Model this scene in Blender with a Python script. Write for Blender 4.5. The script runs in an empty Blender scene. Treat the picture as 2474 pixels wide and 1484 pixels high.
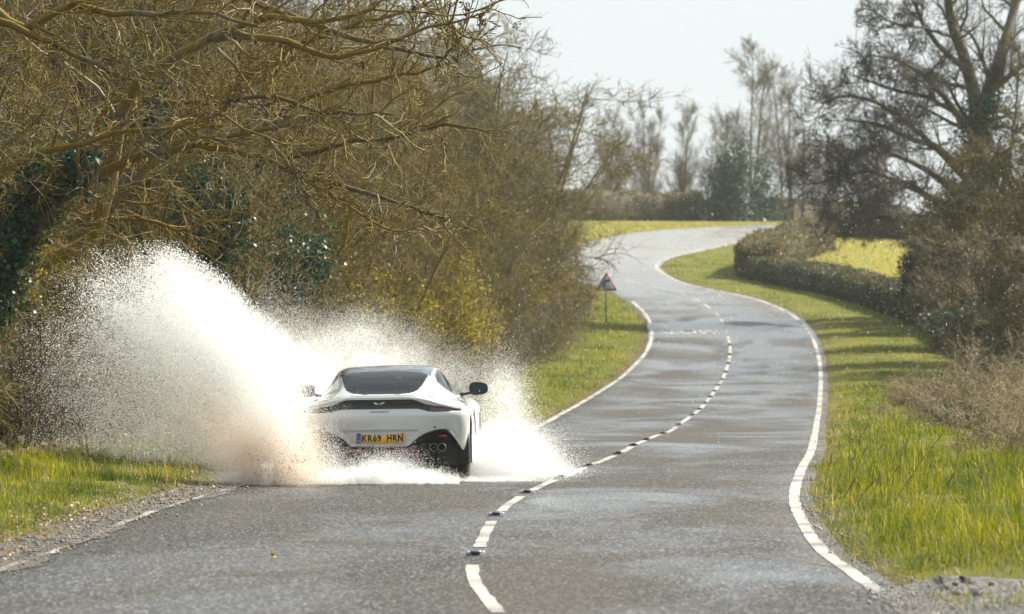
import bpy, bmesh, math, random
import numpy as np
from mathutils import Vector, Matrix

# ------------------------------------------------------------------ camera, sky, sun, exposure
SC = bpy.context.scene
COL = SC.collection
F = 12370.0          # focal length in photo units (photo measured 2474 units wide)
H = 1.82             # camera height above the near road
CXP, HOR = 1237.0, 762.0

cam_d = bpy.data.cameras.new('camera')
cam_d.sensor_width = 36.0
cam_d.lens = 180.0
cam_d.clip_start, cam_d.clip_end = 1.0, 6000.0
cam_d.dof.use_dof = True
cam_d.dof.focus_distance = 57.0
cam_d.dof.aperture_fstop = 4.5
cam_d.dof.aperture_blades = 9
cam = bpy.data.objects.new('camera', cam_d)
COL.objects.link(cam)
cam.location = (0, 0, H)
cam.rotation_euler = (math.pi / 2 + math.atan(20.0 / F), 0, 0)
SC.camera = cam

SUN_AZ, SUN_EL = math.radians(58), math.radians(40)
world = bpy.data.worlds.new('World'); SC.world = world; world.use_nodes = True
nt = world.node_tree
bg = nt.nodes['Background']; bg.inputs['Strength'].default_value = 0.10
sky = nt.nodes.new('ShaderNodeTexSky'); sky.sky_type = 'NISHITA'
sky.sun_disc = False; sky.sun_elevation = SUN_EL; sky.sun_rotation = SUN_AZ
sky.air_density = 1.0; sky.dust_density = 3.0; sky.ozone_density = 1.0
tc = nt.nodes.new('ShaderNodeTexCoord')
mp = nt.nodes.new('ShaderNodeMapping'); mp.inputs['Scale'].default_value = (1.0, 1.0, 3.0)
ns = nt.nodes.new('ShaderNodeTexNoise'); ns.inputs['Scale'].default_value = 3.2; ns.inputs['Detail'].default_value = 5
cr = nt.nodes.new('ShaderNodeValToRGB')
cr.color_ramp.elements[0].position = 0.3; cr.color_ramp.elements[0].color = (3.75, 4.2, 4.45, 1)
cr.color_ramp.elements[1].position = 0.7; cr.color_ramp.elements[1].color = (4.75, 5.05, 5.15, 1)
mx = nt.nodes.new('ShaderNodeMix'); mx.data_type = 'RGBA'; mx.inputs[0].default_value = 0.86
nt.links.new(tc.outputs['Generated'], mp.inputs['Vector'])
nt.links.new(mp.outputs['Vector'], ns.inputs['Vector'])
nt.links.new(ns.outputs[0], cr.inputs['Fac'])
nt.links.new(sky.outputs['Color'], mx.inputs[6])
nt.links.new(cr.outputs['Color'], mx.inputs[7])
nt.links.new(mx.outputs[2], bg.inputs['Color'])

sun_d = bpy.data.lights.new('sun', 'SUN'); sun_d.energy = 5.0; sun_d.angle = math.radians(0.6); sun_d.color = (1.0, 0.93, 0.79)
sun = bpy.data.objects.new('sun', sun_d); COL.objects.link(sun)
sdir = Vector((math.sin(SUN_AZ) * math.cos(SUN_EL), math.cos(SUN_AZ) * math.cos(SUN_EL), math.sin(SUN_EL)))
sun.rotation_euler = sdir.to_track_quat('Z', 'Y').to_euler()

SC.view_settings.view_transform = 'Standard'
SC.view_settings.look = 'None'
SC.view_settings.exposure = 1.0
SC.view_settings.gamma = 1.0
SC.view_settings.use_curve_mapping = False
SC.render.engine = 'CYCLES'
cy = SC.cycles
cy.use_denoising = True
try:
    cy.denoiser = 'OPENIMAGEDENOISE'
except Exception:
    pass
cy.max_bounces = 14; cy.diffuse_bounces = 10; cy.glossy_bounces = 4; cy.transmission_bounces = 6
cy.transparent_max_bounces = 16; cy.volume_bounces = 1
cy.use_adaptive_sampling = True; cy.adaptive_threshold = 0.015
cy.sample_clamp_indirect = 6.0
cy.caustics_reflective = False; cy.caustics_refractive = False

# ------------------------------------------------------------------ helpers
def link(o, parent=None):
    COL.objects.link(o)
    if parent is not None:
        o.parent = parent
    return o

def props(o, label=None, cat=None, group=None, kind=None):
    if label: o['label'] = label
    if cat: o['category'] = cat
    if group: o['group'] = group
    if kind: o['kind'] = kind
    return o

def empty(name, loc=(0, 0, 0), rz=0.0, label=None, cat=None, group=None):
    o = bpy.data.objects.new(name, None); link(o)
    o.empty_display_size = 0.1
    o.location = loc; o.rotation_euler = (0, 0, rz)
    return props(o, label, cat, group)

def np_mesh(name, verts, faces_list, smooth=False):
    """verts (N,3); faces_list: list of int arrays (M,k) of quads / tris"""
    me = bpy.data.meshes.new(name)
    verts = np.ascontiguousarray(verts, dtype=np.float32)
    me.vertices.add(len(verts)); me.vertices.foreach_set('co', verts.ravel())
    fl = [np.asarray(f, dtype=np.int32) for f in faces_list if len(f)]
    if fl:
        loops = np.concatenate([f.ravel() for f in fl])
        tot = np.concatenate([np.full(len(f), f.shape[1], dtype=np.int32) for f in fl])
        start = np.concatenate([[0], np.cumsum(tot)[:-1]]).astype(np.int32)
        me.loops.add(len(loops)); me.loops.foreach_set('vertex_index', loops)
        me.polygons.add(len(tot)); me.polygons.foreach_set('loop_start', start)
        me.polygons.foreach_set('loop_total', tot)
        if smooth:
            me.polygons.foreach_set('use_smooth', np.ones(len(tot), dtype=bool))
    me.update(calc_edges=True)
    return me

def obj(name, me, mat=None, parent=None, loc=None, **kw):
    o = bpy.data.objects.new(name, me); link(o, parent)
    if mat is not None and len(me.materials) == 0:
        me.materials.append(mat)
    if loc is not None: o.location = loc
    return props(o, **kw)

def norm(v):
    return v / np.maximum(np.linalg.norm(v, axis=-1, keepdims=True), 1e-9)

def tubes(P, R, sides, cap=False):
    """P (N,S,3), R (N,S) -> verts, quads"""
    N, S, _ = P.shape
    T = np.empty_like(P)
    T[:, 1:-1] = P[:, 2:] - P[:, :-2]; T[:, 0] = P[:, 1] - P[:, 0]; T[:, -1] = P[:, -1] - P[:, -2]
    T = norm(T)
    ref = np.where(np.abs(T[:, :1, 2:3]) > 0.85, np.array([1.0, 0, 0]), np.array([0, 0, 1.0]))
    ref = np.broadcast_to(ref, T.shape)
    A = norm(np.cross(T, ref)); B = np.cross(T, A)
    ang = np.arange(sides) * 2 * np.pi / sides
    V = P[:, :, None, :] + R[:, :, None, None] * (A[:, :, None, :] * np.cos(ang)[:, None] + B[:, :, None, :] * np.sin(ang)[:, None])
    base = (np.arange(N)[:, None] * S + np.arange(S - 1)[None, :]) * sides
    k = np.arange(sides); k2 = (k + 1) % sides
    q = np.stack([base[..., None] + k, base[..., None] + k2, base[..., None] + sides + k2, base[..., None] + sides + k], -1)
    return V.reshape(-1, 3), q.reshape(-1, 4)

class Geo:
    def __init__(self): self.v = []; self.f = []; self.n = 0
    def add(self, v, *fs):
        v = np.asarray(v, float)
        self.v.append(v)
        for f in fs:
            if len(f): self.f.append(np.asarray(f) + self.n)
        self.n += len(v)
    def tube(self, P, R, sides=6, cap=True):
        P = np.asarray(P, float)[None]; R = np.broadcast_to(np.asarray(R, float), (P.shape[1],))[None]
        v, q = tubes(P, R, sides)
        self.add(v, q)
        if cap:
            n0 = self.n - len(v)
            self.f.append(np.array([np.arange(sides)[::-1] + n0])); self.f.append(np.array([np.arange(sides) + self.n - sides]))
    def box(self, lo, hi):
        x0, y0, z0 = lo; x1, y1, z1 = hi
        v = [(x0,y0,z0),(x1,y0,z0),(x1,y1,z0),(x0,y1,z0),(x0,y0,z1),(x1,y0,z1),(x1,y1,z1),(x0,y1,z1)]
        self.add(v, [(0,3,2,1),(4,5,6,7),(0,1,5,4),(1,2,6,5),(2,3,7,6),(3,0,4,7)])
    def prism(self, poly, y0, y1):
        """polygon in (x,z), extruded along y"""
        n = len(poly); p = np.asarray(poly, float)
        v = np.concatenate([np.stack([p[:,0], np.full(n,y0), p[:,1]],1), np.stack([p[:,0], np.full(n,y1), p[:,1]],1)])
        i = np.arange(n); j = (i+1)%n
        self.add(v, np.stack([i,j,j+n,i+n],1), [tuple(i[::-1])], [tuple(i+n)])
    def lathe(self, prof, axis='x', n=32, c=(0,0,0)):
        """prof: list of (a, r) along axis"""
        prof = np.asarray(prof, float); m = len(prof)
        t = np.arange(n)*2*np.pi/n
        a = np.repeat(prof[:,0], n); r = np.repeat(prof[:,1], n); tt = np.tile(t, m)
        if axis == 'x': v = np.stack([a, r*np.cos(tt), r*np.sin(tt)],1)
        elif axis == 'y': v = np.stack([r*np.cos(tt), a, r*np.sin(tt)],1)
        else: v = np.stack([r*np.cos(tt), r*np.sin(tt), a],1)
        v = v + np.asarray(c)
        i = np.arange(m-1)[:,None]*n; k = np.arange(n)[None]; k2=(k+1)%n
        q = np.stack([i+k, i+k2, i+n+k2, i+n+k],-1).reshape(-1,4)
        self.add(v, q)
    def mesh(self, name, smooth=False):
        by = {}
        for f in self.f: by.setdefault(f.shape[1], []).append(f)
        return np_mesh(name, np.concatenate(self.v) if self.v else np.zeros((0,3)), [np.concatenate(x) for x in by.values()], smooth)

def catmull(P, n):
    """P (K,d) -> smooth polyline through the points, n steps per span"""
    P = np.asarray(P, float)
    Q = np.concatenate([2*P[:1]-P[1:2], P, 2*P[-1:]-P[-2:-1]])
    t = np.arange(n)/n
    t = t[:, None]
    out = []
    for i in range(len(P)-1):
        a, b, c, d = Q[i], Q[i+1], Q[i+2], Q[i+3]
        out.append(0.5*((2*b)+(c-a)*t+(2*a-5*b+4*c-d)*t**2+(3*b-a-3*c+d)*t**3))
    out.append(P[-1:])
    return np.concatenate(out)

def pchip(xk, yk):
    xk = np.asarray(xk, float); yk = np.asarray(yk, float)
    h = np.diff(xk); s = np.diff(yk)/h
    m = np.zeros_like(yk)
    w1 = 2*h[1:]+h[:-1]; w2 = h[1:]+2*h[:-1]
    ok = s[:-1]*s[1:] > 0
    with np.errstate(divide='ignore', invalid='ignore'):
        hm = (w1+w2)/(w1/s[:-1]+w2/s[1:])
    m[1:-1] = np.where(ok, hm, 0); m[0] = s[0]; m[-1] = s[-1]
    def f(x):
        x = np.clip(np.asarray(x, float), xk[0], xk[-1])
        i = np.clip(np.searchsorted(xk, x, 'right')-1, 0, len(h)-1)
        t = (x-xk[i])/h[i]
        return ((1+2*t)*(1-t)**2*yk[i] + t*(1-t)**2*h[i]*m[i] + t*t*(3-2*t)*yk[i+1] + t*t*(t-1)*h[i]*m[i+1])
    return f

def inside(poly, x, z):
    poly = np.asarray(poly, float); r = np.zeros(np.shape(x), bool)
    n = len(poly); j = n-1
    for i in range(n):
        xi, zi = poly[i]; xj, zj = poly[j]
        c = ((zi > z) != (zj > z)) & (x < (xj-xi)*(z-zi)/(zj-zi+1e-12)+xi)
        r ^= c; j = i
    return r

# cheap smooth value noise
_tab = np.random.default_rng(5).random((256, 256))
def vnoise(x, y):
    x = np.asarray(x, float); y = np.asarray(y, float)
    xi = np.floor(x).astype(int); yi = np.floor(y).astype(int); fx = x-xi; fy = y-yi
    fx = fx*fx*(3-2*fx); fy = fy*fy*(3-2*fy)
    g = lambda a, b: _tab[a & 255, b & 255]
    return (g(xi,yi)*(1-fx)+g(xi+1,yi)*fx)*(1-fy)+(g(xi,yi+1)*(1-fx)+g(xi+1,yi+1)*fx)*fy - 0.5

# ------------------------------------------------------------------ materials
def new_mat(name):
    m = bpy.data.materials.new(name); m.use_nodes = True
    nt = m.node_tree; b = nt.nodes['Principled BSDF']
    return m, nt, b

def node(nt, typ, **kw):
    n = nt.nodes.new(typ)
    for k, v in kw.items():
        if k.startswith('i_'):
            n.inputs[k[2:].replace('_', ' ')].default_value = v
        else:
            setattr(n, k, v)
    return n

def ramp(nt, stops):
    r = nt.nodes.new('ShaderNodeValToRGB'); e = r.color_ramp.elements
    while len(e) < len(stops): e.new(0.5)
    for el, (p, c) in zip(e, stops):
        el.position = p; el.color = (c[0], c[1], c[2], 1) if not isinstance(c, (int, float)) else (c, c, c, 1)
    return r

def plain(name, col, rough=0.5, metal=0.0, coat=0.0, spec=0.5):
    """solid paint / metal with a trace of tonal grain"""
    m, nt, b = new_mat(name)
    n = node(nt, 'ShaderNodeTexNoise'); n.inputs['Scale'].default_value = 22; n.inputs['Detail'].default_value = 4
    r = ramp(nt, [(0.3, tuple(c*0.9 for c in col)), (0.7, tuple(min(1, c*1.06) for c in col))])
    t = node(nt, 'ShaderNodeTexCoord')
    nt.links.new(t.outputs['Object'], n.inputs['Vector']); nt.links.new(n.outputs[0], r.inputs[0]); nt.links.new(r.outputs[0], b.inputs['Base Color'])
    b.inputs['Roughness'].default_value = rough; b.inputs['Metallic'].default_value = metal
    b.inputs['Coat Weight'].default_value = coat; b.inputs['Coat Roughness'].default_value = 0.04
    b.inputs['Specular IOR Level'].default_value = spec
    return m

def bark(name, c1, c2, moss, moss_amt, scale=9.0, trans=0.0):
    m, nt, b = new_mat(name)
    t = node(nt, 'ShaderNodeTexCoord'); oi = node(nt, 'ShaderNodeObjectInfo')
    n1 = node(nt, 'ShaderNodeTexNoise'); n1.inputs['Scale'].default_value = scale; n1.inputs['Detail'].default_value = 5; n1.inputs['Roughness'].default_value = 0.65
    n2 = node(nt, 'ShaderNodeTexNoise'); n2.inputs['Scale'].default_value = 1.3; n2.inputs['Detail'].default_value = 6
    r1 = ramp(nt, [(0.32, c1), (0.68, c2)])
    r2 = ramp(nt, [(0.62-moss_amt*0.5, 0.0), (0.72-moss_amt*0.35, 1.0)])
    mix = node(nt, 'ShaderNodeMix', data_type='RGBA')
    mix.inputs[7].default_value = (*moss, 1)
    hsv = node(nt, 'ShaderNodeHueSaturation')
    mr = node(nt, 'ShaderNodeMapRange'); mr.inputs[3].default_value = 0.78; mr.inputs[4].default_value = 1.25
    L = nt.links.new
    L(t.outputs['Object'], n1.inputs['Vector']); L(t.outputs['Object'], n2.inputs['Vector'])
    L(n1.outputs[0], r1.inputs[0]); L(n2.outputs[0], r2.inputs[0])
    L(r1.outputs[0], mix.inputs[6]); L(r2.outputs[0], mix.inputs[0])
    L(oi.outputs['Random'], mr.inputs[0]); L(mr.outputs[0], hsv.inputs['Value']); L(mix.outputs[2], hsv.inputs['Color'])
    L(hsv.outputs[0], b.inputs['Base Color'])
    b.inputs['Roughness'].default_value = 0.7; b.inputs['Specular IOR Level'].default_value = 0.2
    bp = node(nt, 'ShaderNodeBump'); bp.inputs['Strength'].default_value = 0.4; bp.inputs['Distance'].default_value = 0.02
    L(n1.outputs[0], bp.inputs['Height']); L(bp.outputs[0], b.inputs['Normal'])
    return m

def leafy(name, stops, rough=0.5, trans=0.45, gloss=0.4, patch=0.0):
    """leaf / blade: colour varies per leaf, light passes through"""
    m, nt, b = new_mat(name)
    g = node(nt, 'ShaderNodeNewGeometry'); L = nt.links.new
    r = ramp(nt, stops)
    if patch:
        t = node(nt, 'ShaderNodeTexCoord'); n = node(nt, 'ShaderNodeTexNoise'); n.inputs['Scale'].default_value = patch; n.inputs['Detail'].default_value = 3
        a1 = node(nt, 'ShaderNodeMath', operation='MULTIPLY_ADD'); a1.inputs[1].default_value = 2.6; a1.inputs[2].default_value = -1.36
        a2 = node(nt, 'ShaderNodeMath', operation='MULTIPLY_ADD'); a2.inputs[1].default_value = 0.75
        L(t.outputs['Object'], n.inputs['Vector']); L(n.outputs[0], a1.inputs[0]); L(g.outputs['Random Per Island'], a2.inputs[0]); L(a1.outputs[0], a2.inputs[2]); L(a2.outputs[0], r.inputs[0])
    else:
        L(g.outputs['Random Per Island'], r.inputs[0])
    b.inputs['Roughness'].default_value = rough; b.inputs['Specular IOR Level'].default_value = gloss
    tr = node(nt, 'ShaderNodeBsdfTranslucent'); ms = node(nt, 'ShaderNodeMixShader'); ms.inputs[0].default_value = trans
    hs = node(nt, 'ShaderNodeHueSaturation'); hs.inputs['Saturation'].default_value = 1.1; hs.inputs['Value'].default_value = 1.5
    L(r.outputs[0], b.inputs['Base Color']); L(r.outputs[0], hs.inputs['Color']); L(hs.outputs[0], tr.inputs['Color'])
    out = nt.nodes['Material Output']
    L(b.outputs[0], ms.inputs[1]); L(tr.outputs[0], ms.inputs[2]); L(ms.outputs[0], out.inputs['Surface'])
    return m

M = {}
M['bark_ash'] = bark('bark_ash', (0.045,0.037,0.020), (0.20,0.165,0.10), (0.15,0.10,0.012), 0.50, 7)
M['bark_ash_twig'] = bark('bark_ash_twig', (0.070,0.055,0.025), (0.42,0.345,0.20), (0.19,0.125,0.011), 0.48, 5)
M['bark_thicket'] = bark('bark_thicket', (0.045,0.038,0.021), (0.17,0.145,0.085), (0.115,0.088,0.014), 0.42, 7)
M['twig_thicket'] = bark('twig_thicket', (0.032,0.026,0.011), (0.255,0.20,0.095), (0.15,0.115,0.012), 0.46, 3)
M['twig_grey'] = bark('twig_grey', (0.085,0.068,0.043), (0.26,0.215,0.145), (0.15,0.11,0.022), 0.28, 3)
M['bark_dark'] = bark('bark_dark', (0.045,0.042,0.036), (0.13,0.115,0.09), (0.11,0.09,0.03), 0.25, 6)
M['twig_dark'] = bark('twig_dark', (0.055,0.047,0.037), (0.15,0.12,0.085), (0.12,0.095,0.03), 0.22, 3)
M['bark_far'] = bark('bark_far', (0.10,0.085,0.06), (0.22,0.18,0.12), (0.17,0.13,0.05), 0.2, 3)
M['hedge_core'] = bark('hedge_core', (0.035,0.03,0.02), (0.085,0.07,0.045), (0.07,0.06,0.015), 0.3, 4)
M['bramble'] = bark('bramble', (0.16,0.12,0.07), (0.40,0.325,0.20), (0.32,0.26,0.14), 0.3, 4)
M['ivy'] = leafy('ivy', [(0.0,(0.012,0.035,0.022)),(0.6,(0.025,0.06,0.032)),(0.9,(0.05,0.10,0.04)),(1.0,(0.08,0.12,0.04))], 0.42, 0.25, 0.35)
M['bud_leaf'] = leafy('bud_leaf', [(0.0,(0.12,0.105,0.018)),(0.5,(0.22,0.18,0.028)),(1.0,(0.33,0.27,0.05))], 0.5, 0.5, 0.4)
M['hedge_leaf'] = leafy('hedge_leaf', [(0.0,(0.024,0.030,0.012)),(0.35,(0.062,0.054,0.022)),(0.7,(0.058,0.068,0.02)),(1.0,(0.12,0.10,0.034))], 0.55, 0.3, 0.4)
M['hedge_leaf_warm'] = leafy('hedge_leaf_warm', [(0.0,(0.09,0.07,0.035)),(0.4,(0.17,0.13,0.07)),(0.7,(0.22,0.17,0.05)),(1.0,(0.24,0.20,0.09))], 0.55, 0.3, 0.4)
M['evergreen'] = leafy('evergreen', [(0.0,(0.02,0.045,0.03)),(0.6,(0.04,0.08,0.045)),(1.0,(0.09,0.11,0.05))], 0.45, 0.2, 0.5)
M['grass'] = leafy('grass', [(0.0,(0.035,0.060,0.008)),(0.3,(0.095,0.125,0.011)),(0.62,(0.225,0.21,0.015)),(0.88,(0.34,0.28,0.04)),(1.0,(0.42,0.35,0.17))], 0.5, 0.48, 0.15, 0.9)
M['field_yellow'] = leafy('field_yellow', [(0.0,(0.24,0.23,0.05)),(0.5,(0.34,0.31,0.085)),(1.0,(0.44,0.38,0.16))], 0.5, 0.4, 0.3)
M['grass_dry'] = leafy('grass_dry', [(0.0,(0.22,0.17,0.05)),(0.5,(0.34,0.26,0.11)),(1.0,(0.46,0.36,0.2))], 0.55, 0.4, 0.4)
M['straw'] = leafy('straw', [(0.0,(0.30,0.22,0.11)),(1.0,(0.5,0.4,0.24))], 0.6, 0.3, 0.4)
M['litter'] = leafy('litter', [(0.0,(0.14,0.09,0.05)),(0.5,(0.34,0.24,0.15)),(1.0,(0.62,0.52,0.38))], 0.6, 0.2, 0.4)
M['seed'] = plain('seed', (0.045,0.03,0.02), 0.8)
M['stone'] = plain('stone', (0.10,0.095,0.09), 0.55)
M['gravel_stone'] = leafy('gravel_stone', [(0.0,(0.05,0.05,0.05)),(0.5,(0.16,0.15,0.14)),(1.0,(0.40,0.36,0.31))], 0.45, 0.0, 0.5)
M['marking'] = None
# ------------------------------------------------------------------ the lie of the land
ZK = [(-200,0.1),(0,0.05),(30,0.0),(60,0.0),(71,-0.01),(80,-0.10),(96.4,-0.30),(112.3,-0.25),(126,-0.10),(139,0.10),(154.3,0.66),(166,1.27),(178,1.89),(189,2.46),
      (199,2.95),(216,3.78),(225,4.18),(237,4.83),(254,5.66),(271,6.48),(283,6.92),(300,7.05),(350,7.1),(450,7.4),(700,8.4),(2500,11.0)]
zr = pchip([a for a, b in ZK], [b for a, b in ZK])
_Yt = np.linspace(20, 284, 8000)
_yt = HOR + (H - zr(_Yt)) * F / _Yt
_yt = np.minimum.accumulate(_yt)
def Yof(y): return np.interp(-np.asarray(y, float), -_yt, _Yt)
def gp(x, y):
    """where the road surface lies that shows at photo point (x, y)"""
    Y = Yof(y); return np.stack([(np.asarray(x, float)-CXP)*Y/F, Y], -1)
def at(x, y, Y):
    return Vector(((x-CXP)*Y/F, Y, H-(y-HOR)*Y/F))

ST = [((-760,1720),(1420,1720),(2560,1720)), ((-480,1600),(1318,1610),(2330,1600)), ((-110,1425),(1203,1478),(2170,1484)), ((0,1378),(1142,1390),(2030,1380)), ((180,1315),(1160,1318),(1965,1330)),
      ((350,1245),(1207,1238),(1918,1255)), ((560,1182),(1296,1180),(1903,1195)), ((790,1132),(1410,1132),(1924,1132)), ((1040,1082),(1530,1078),(1951,1080)),
      ((1292,1036),(1632,1034),(1963,1034)), ((1383,988),(1690,990),(1972,985)), ((1500,915),(1742,923),(1977,915)), ((1562,853),(1764,855),(1972,860)),
      ((1577,803),(1755,805),(1951,805)), ((1562,760),(1730,757),(1903,758)), ((1518,722),(1664,716),(1813,721)), ((1453,690),(1579,692),(1706,699)),
      ((1360,668),(1490,672),(1628,678)), ((1290,642),(1438,650),(1588,654)), ((1302,614),(1438,630),(1583,641)), ((1404,591),(1490,604),(1610,624)),
      ((1553,560),(1640,576),(1725,597)), ((1786,546),(1845,553),(1880,562)), ((1960,540.5),(1985,542.5),(2000,545))]
Lp = catmull([gp(*s[0]) for s in ST], 24); Cp = catmull([gp(*s[1]) for s in ST], 24); Rp = catmull([gp(*s[2]) for s in ST], 24)
def tail(A):   # run the road on over the brow
    d = norm(A[-1]-A[-6]); n = np.arange(1, 60)[:, None]*1.5
    return np.concatenate([A, A[-1]+d*n])
Lp, Cp, Rp = tail(Lp), tail(Cp), tail(Rp)
# resample the three together by the centre's length
_s = np.concatenate([[0], np.cumsum(np.linalg.norm(np.diff(Cp, axis=0), axis=1))])
S_ = np.arange(0, _s[-1], 0.35)
rs = lambda A: np.stack([np.interp(S_, _s, A[:,0]), np.interp(S_, _s, A[:,1])], 1)
Lp, Cp, Rp = rs(Lp), rs(Cp), rs(Rp)
def square_on(A):   # the edge point square across from each centre point
    As = np.stack([np.interp(np.linspace(0, len(A)-1, len(A)*4), np.arange(len(A)), A[:,j]) for j in (0, 1)], 1)
    i = np.argmin(((Cp[:,None]-As[None])**2).sum(2), 1); Q = As[np.maximum.accumulate(i)]
    w = np.hanning(15); w /= w.sum(); pad = np.concatenate([np.repeat(Q[:1], 7, 0), Q, np.repeat(Q[-1:], 7, 0)])
    return np.stack([np.convolve(pad[:,j], w, 'valid') for j in (0, 1)], 1)
Lp, Rp = square_on(Lp), square_on(Rp)
wR = norm(Rp-Cp); wL = norm(Lp-Cp)
hwL = np.linalg.norm(Lp-Cp, axis=1); hwR = np.linalg.norm(Rp-Cp, axis=1)

def edge_dist(x, y):
    """distance outside the road edge (negative on the road), side (+1 right, -1 left), station"""
    x = np.asarray(x, float).ravel(); y = np.asarray(y, float).ravel()
    d = np.empty(len(x)); side = np.empty(len(x)); st = np.empty(len(x), int)
    T = norm(np.gradient(Cp, axis=0))
    cs = Cp[::2]; 
    for a in range(0, len(x), 20000):
        xx = x[a:a+20000, None]; yy = y[a:a+20000, None]
        D = (xx-cs[None,:,0])**2+(yy-cs[None,:,1])**2
        i = np.argmin(D, 1)*2; st[a:a+20000] = i
        vx = x[a:a+20000]-Cp[i,0]; vy = y[a:a+20000]-Cp[i,1]
        s = np.sign(vx*T[i,1]-vy*T[i,0]); s[s == 0] = 1
        side[a:a+20000] = s
        d[a:a+20000] = np.sqrt(D[np.arange(len(i)), i//2]) - np.where(s > 0, hwR[i], hwL[i])
    return d, side, st

def sstep(a, b, x):
    t = np.clip((x-a)/(b-a), 0, 1); return t*t*(3-2*t)

def ground(x, y, e=None):
    sh = np.shape(x); xr = np.asarray(x, float).ravel(); yr = np.asarray(y, float).ravel()
    d, s, st = edge_dist(xr, yr) if e is None else e
    z = zr(yr)
    n = vnoise(xr*0.9, yr*0.9)*0.5+vnoise(xr*2.3+7, yr*2.3)*0.25
    near = 1-sstep(150, 210, yr)
    bankL = 0.10*sstep(0.3, 1.2, d)+0.16*sstep(1.0, 3.2, d)+0.25*sstep(4, 12, d)
    bankR = 0.07*sstep(0.2, 1.0, d)-0.10*sstep(1.8, 5.0, d)*(1-sstep(5, 9, d))
    lay = np.exp(-((xr-3.7)/1.3)**2-((yr-33.5)/2.4)**2)     # the gateway at the near right
    z = z+np.where(s < 0, bankL, bankR*(1-lay))*np.maximum(near, 0.12)
    z = z+n*np.where(s > 0, 0.21, 0.14)*np.maximum(near, 0.4)*sstep(0.25, 1.6, d)*(1-0.9*lay)
    z = z-0.09*(1-sstep(-0.15, 0.35, d))
    far = sstep(300, 900, yr)
    z = z+far*(vnoise(xr/160, yr/160)*6)
    return z.reshape(sh)

# ground sheet
ys = np.concatenate([np.arange(-60, 16, 6.0), np.arange(16, 110, 0.4), np.arange(110, 310, 0.8), 310*np.power(1.045, np.arange(0, 42))])
g1 = np.arange(-14, 30, 0.33)
xs = np.concatenate([-14-np.cumsum(0.4*np.power(1.115, np.arange(42)))[::-1], g1, 30+np.cumsum(0.4*np.power(1.115, np.arange(42)))])
GX, GY = np.meshgrid(xs, ys)
E = edge_dist(GX, GY)
GZ = ground(GX, GY, E)
nx, ny = len(xs), len(ys)
ii = np.arange(ny-1)[:,None]*nx+np.arange(nx-1)[None]
gq = np.stack([ii, ii+1, ii+nx+1, ii+nx], -1).reshape(-1,4)
me = np_mesh('ground', np.stack([GX, GY, GZ], -1).reshape(-1,3), [gq], True)
d_, s_, _ = E
soil = np.where(s_ < 0, sstep(2.3, 3.4, d_+vnoise(GX.ravel()*1.1, GY.ravel()*1.1)*1.2), 0)*(1-sstep(186, 196, GY.ravel()))
soil = np.maximum(soil, sstep(0.55, 0.1, d_))
at_ = me.attributes.new('soil', 'FLOAT', 'POINT'); at_.data.foreach_set('value', soil.astype(np.float32))

m, nt, b = new_mat('ground_turf'); L = nt.links.new
t = node(nt, 'ShaderNodeTexCoord')
n1 = node(nt, 'ShaderNodeTexNoise'); n1.inputs['Scale'].default_value = 0.55; n1.inputs['Detail'].default_value = 8; n1.inputs['Roughness'].default_value = 0.7
n2 = node(nt, 'ShaderNodeTexNoise'); n2.inputs['Scale'].default_value = 14; n2.inputs['Detail'].default_value = 6; n2.inputs['Roughness'].default_value = 0.75
r1 = ramp(nt, [(0.30,(0.10,0.12,0.016)),(0.5,(0.17,0.18,0.024)),(0.66,(0.24,0.22,0.045)),(0.8,(0.20,0.15,0.06))])
r2 = ramp(nt, [(0.25, 0.55),(0.75, 1.3)])
mul = node(nt, 'ShaderNodeMix', data_type='RGBA', blend_type='MULTIPLY'); mul.inputs[0].default_value = 1
rs_ = ramp(nt, [(0.3,(0.075,0.05,0.028)),(0.55,(0.16,0.11,0.065)),(0.75,(0.26,0.19,0.12))])
att = node(nt, 'ShaderNodeAttribute', attribute_name='soil')
mx2 = node(nt, 'ShaderNodeMix', data_type='RGBA')
for n_ in (n1, n2): L(t.outputs['Object'], n_.inputs['Vector'])
L(n1.outputs[0], r1.inputs[0]); L(n2.outputs[0], r2.inputs[0]); L(n2.outputs[0], rs_.inputs[0])
L(r1.outputs[0], mul.inputs[6]); L(r2.outputs[0], mul.inputs[7])
L(mul.outputs[2], mx2.inputs[6]); L(rs_.outputs[0], mx2.inputs[7]); L(att.outputs['Fac'], mx2.inputs[0])
L(mx2.outputs[2], b.inputs['Base Color']); b.inputs['Roughness'].default_value = 0.9; b.inputs['Specular IOR Level'].default_value = 0.15
bp = node(nt, 'ShaderNodeBump'); bp.inputs['Strength'].default_value = 0.9; bp.inputs['Distance'].default_value = 0.12
L(n2.outputs[0], bp.inputs['Height']); L(bp.outputs[0], b.inputs['Normal'])
obj('ground', me, m, kind='structure')

# ------------------------------------------------------------------ road
EXT_L, EXT_R = 0.12, 0.24
Lo = Lp+wL*EXT_L; Ro = Rp+wR*EXT_R
def road_z(x, y):
    return zr(y)+0.012*vnoise(np.asarray(x)*0.35+3, np.asarray(y)*0.12)
cols = []
for k in range(11):
    f = k/10.0
    cols.append(Lo*(1-f*2)+Cp*(f*2) if f <= 0.5 else Cp*(2-2*f)+Ro*(2*f-1))
cols = [Lo+wL*0.12]+cols+[Ro+wR*0.12]
G = np.stack(cols, 1)
Z = road_z(G[...,0], G[...,1]); Z[:,0] -= 0.11; Z[:,-1] -= 0.11
nv, nc = G.shape[0], G.shape[1]
ii = np.arange(nv-1)[:,None]*nc+np.arange(nc-1)[None]
rq = np.stack([ii, ii+1, ii+nc+1, ii+nc], -1).reshape(-1,4)
me = np_mesh('road', np.concatenate([G, Z[...,None]], -1).reshape(-1,3), [rq], True)
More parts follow.
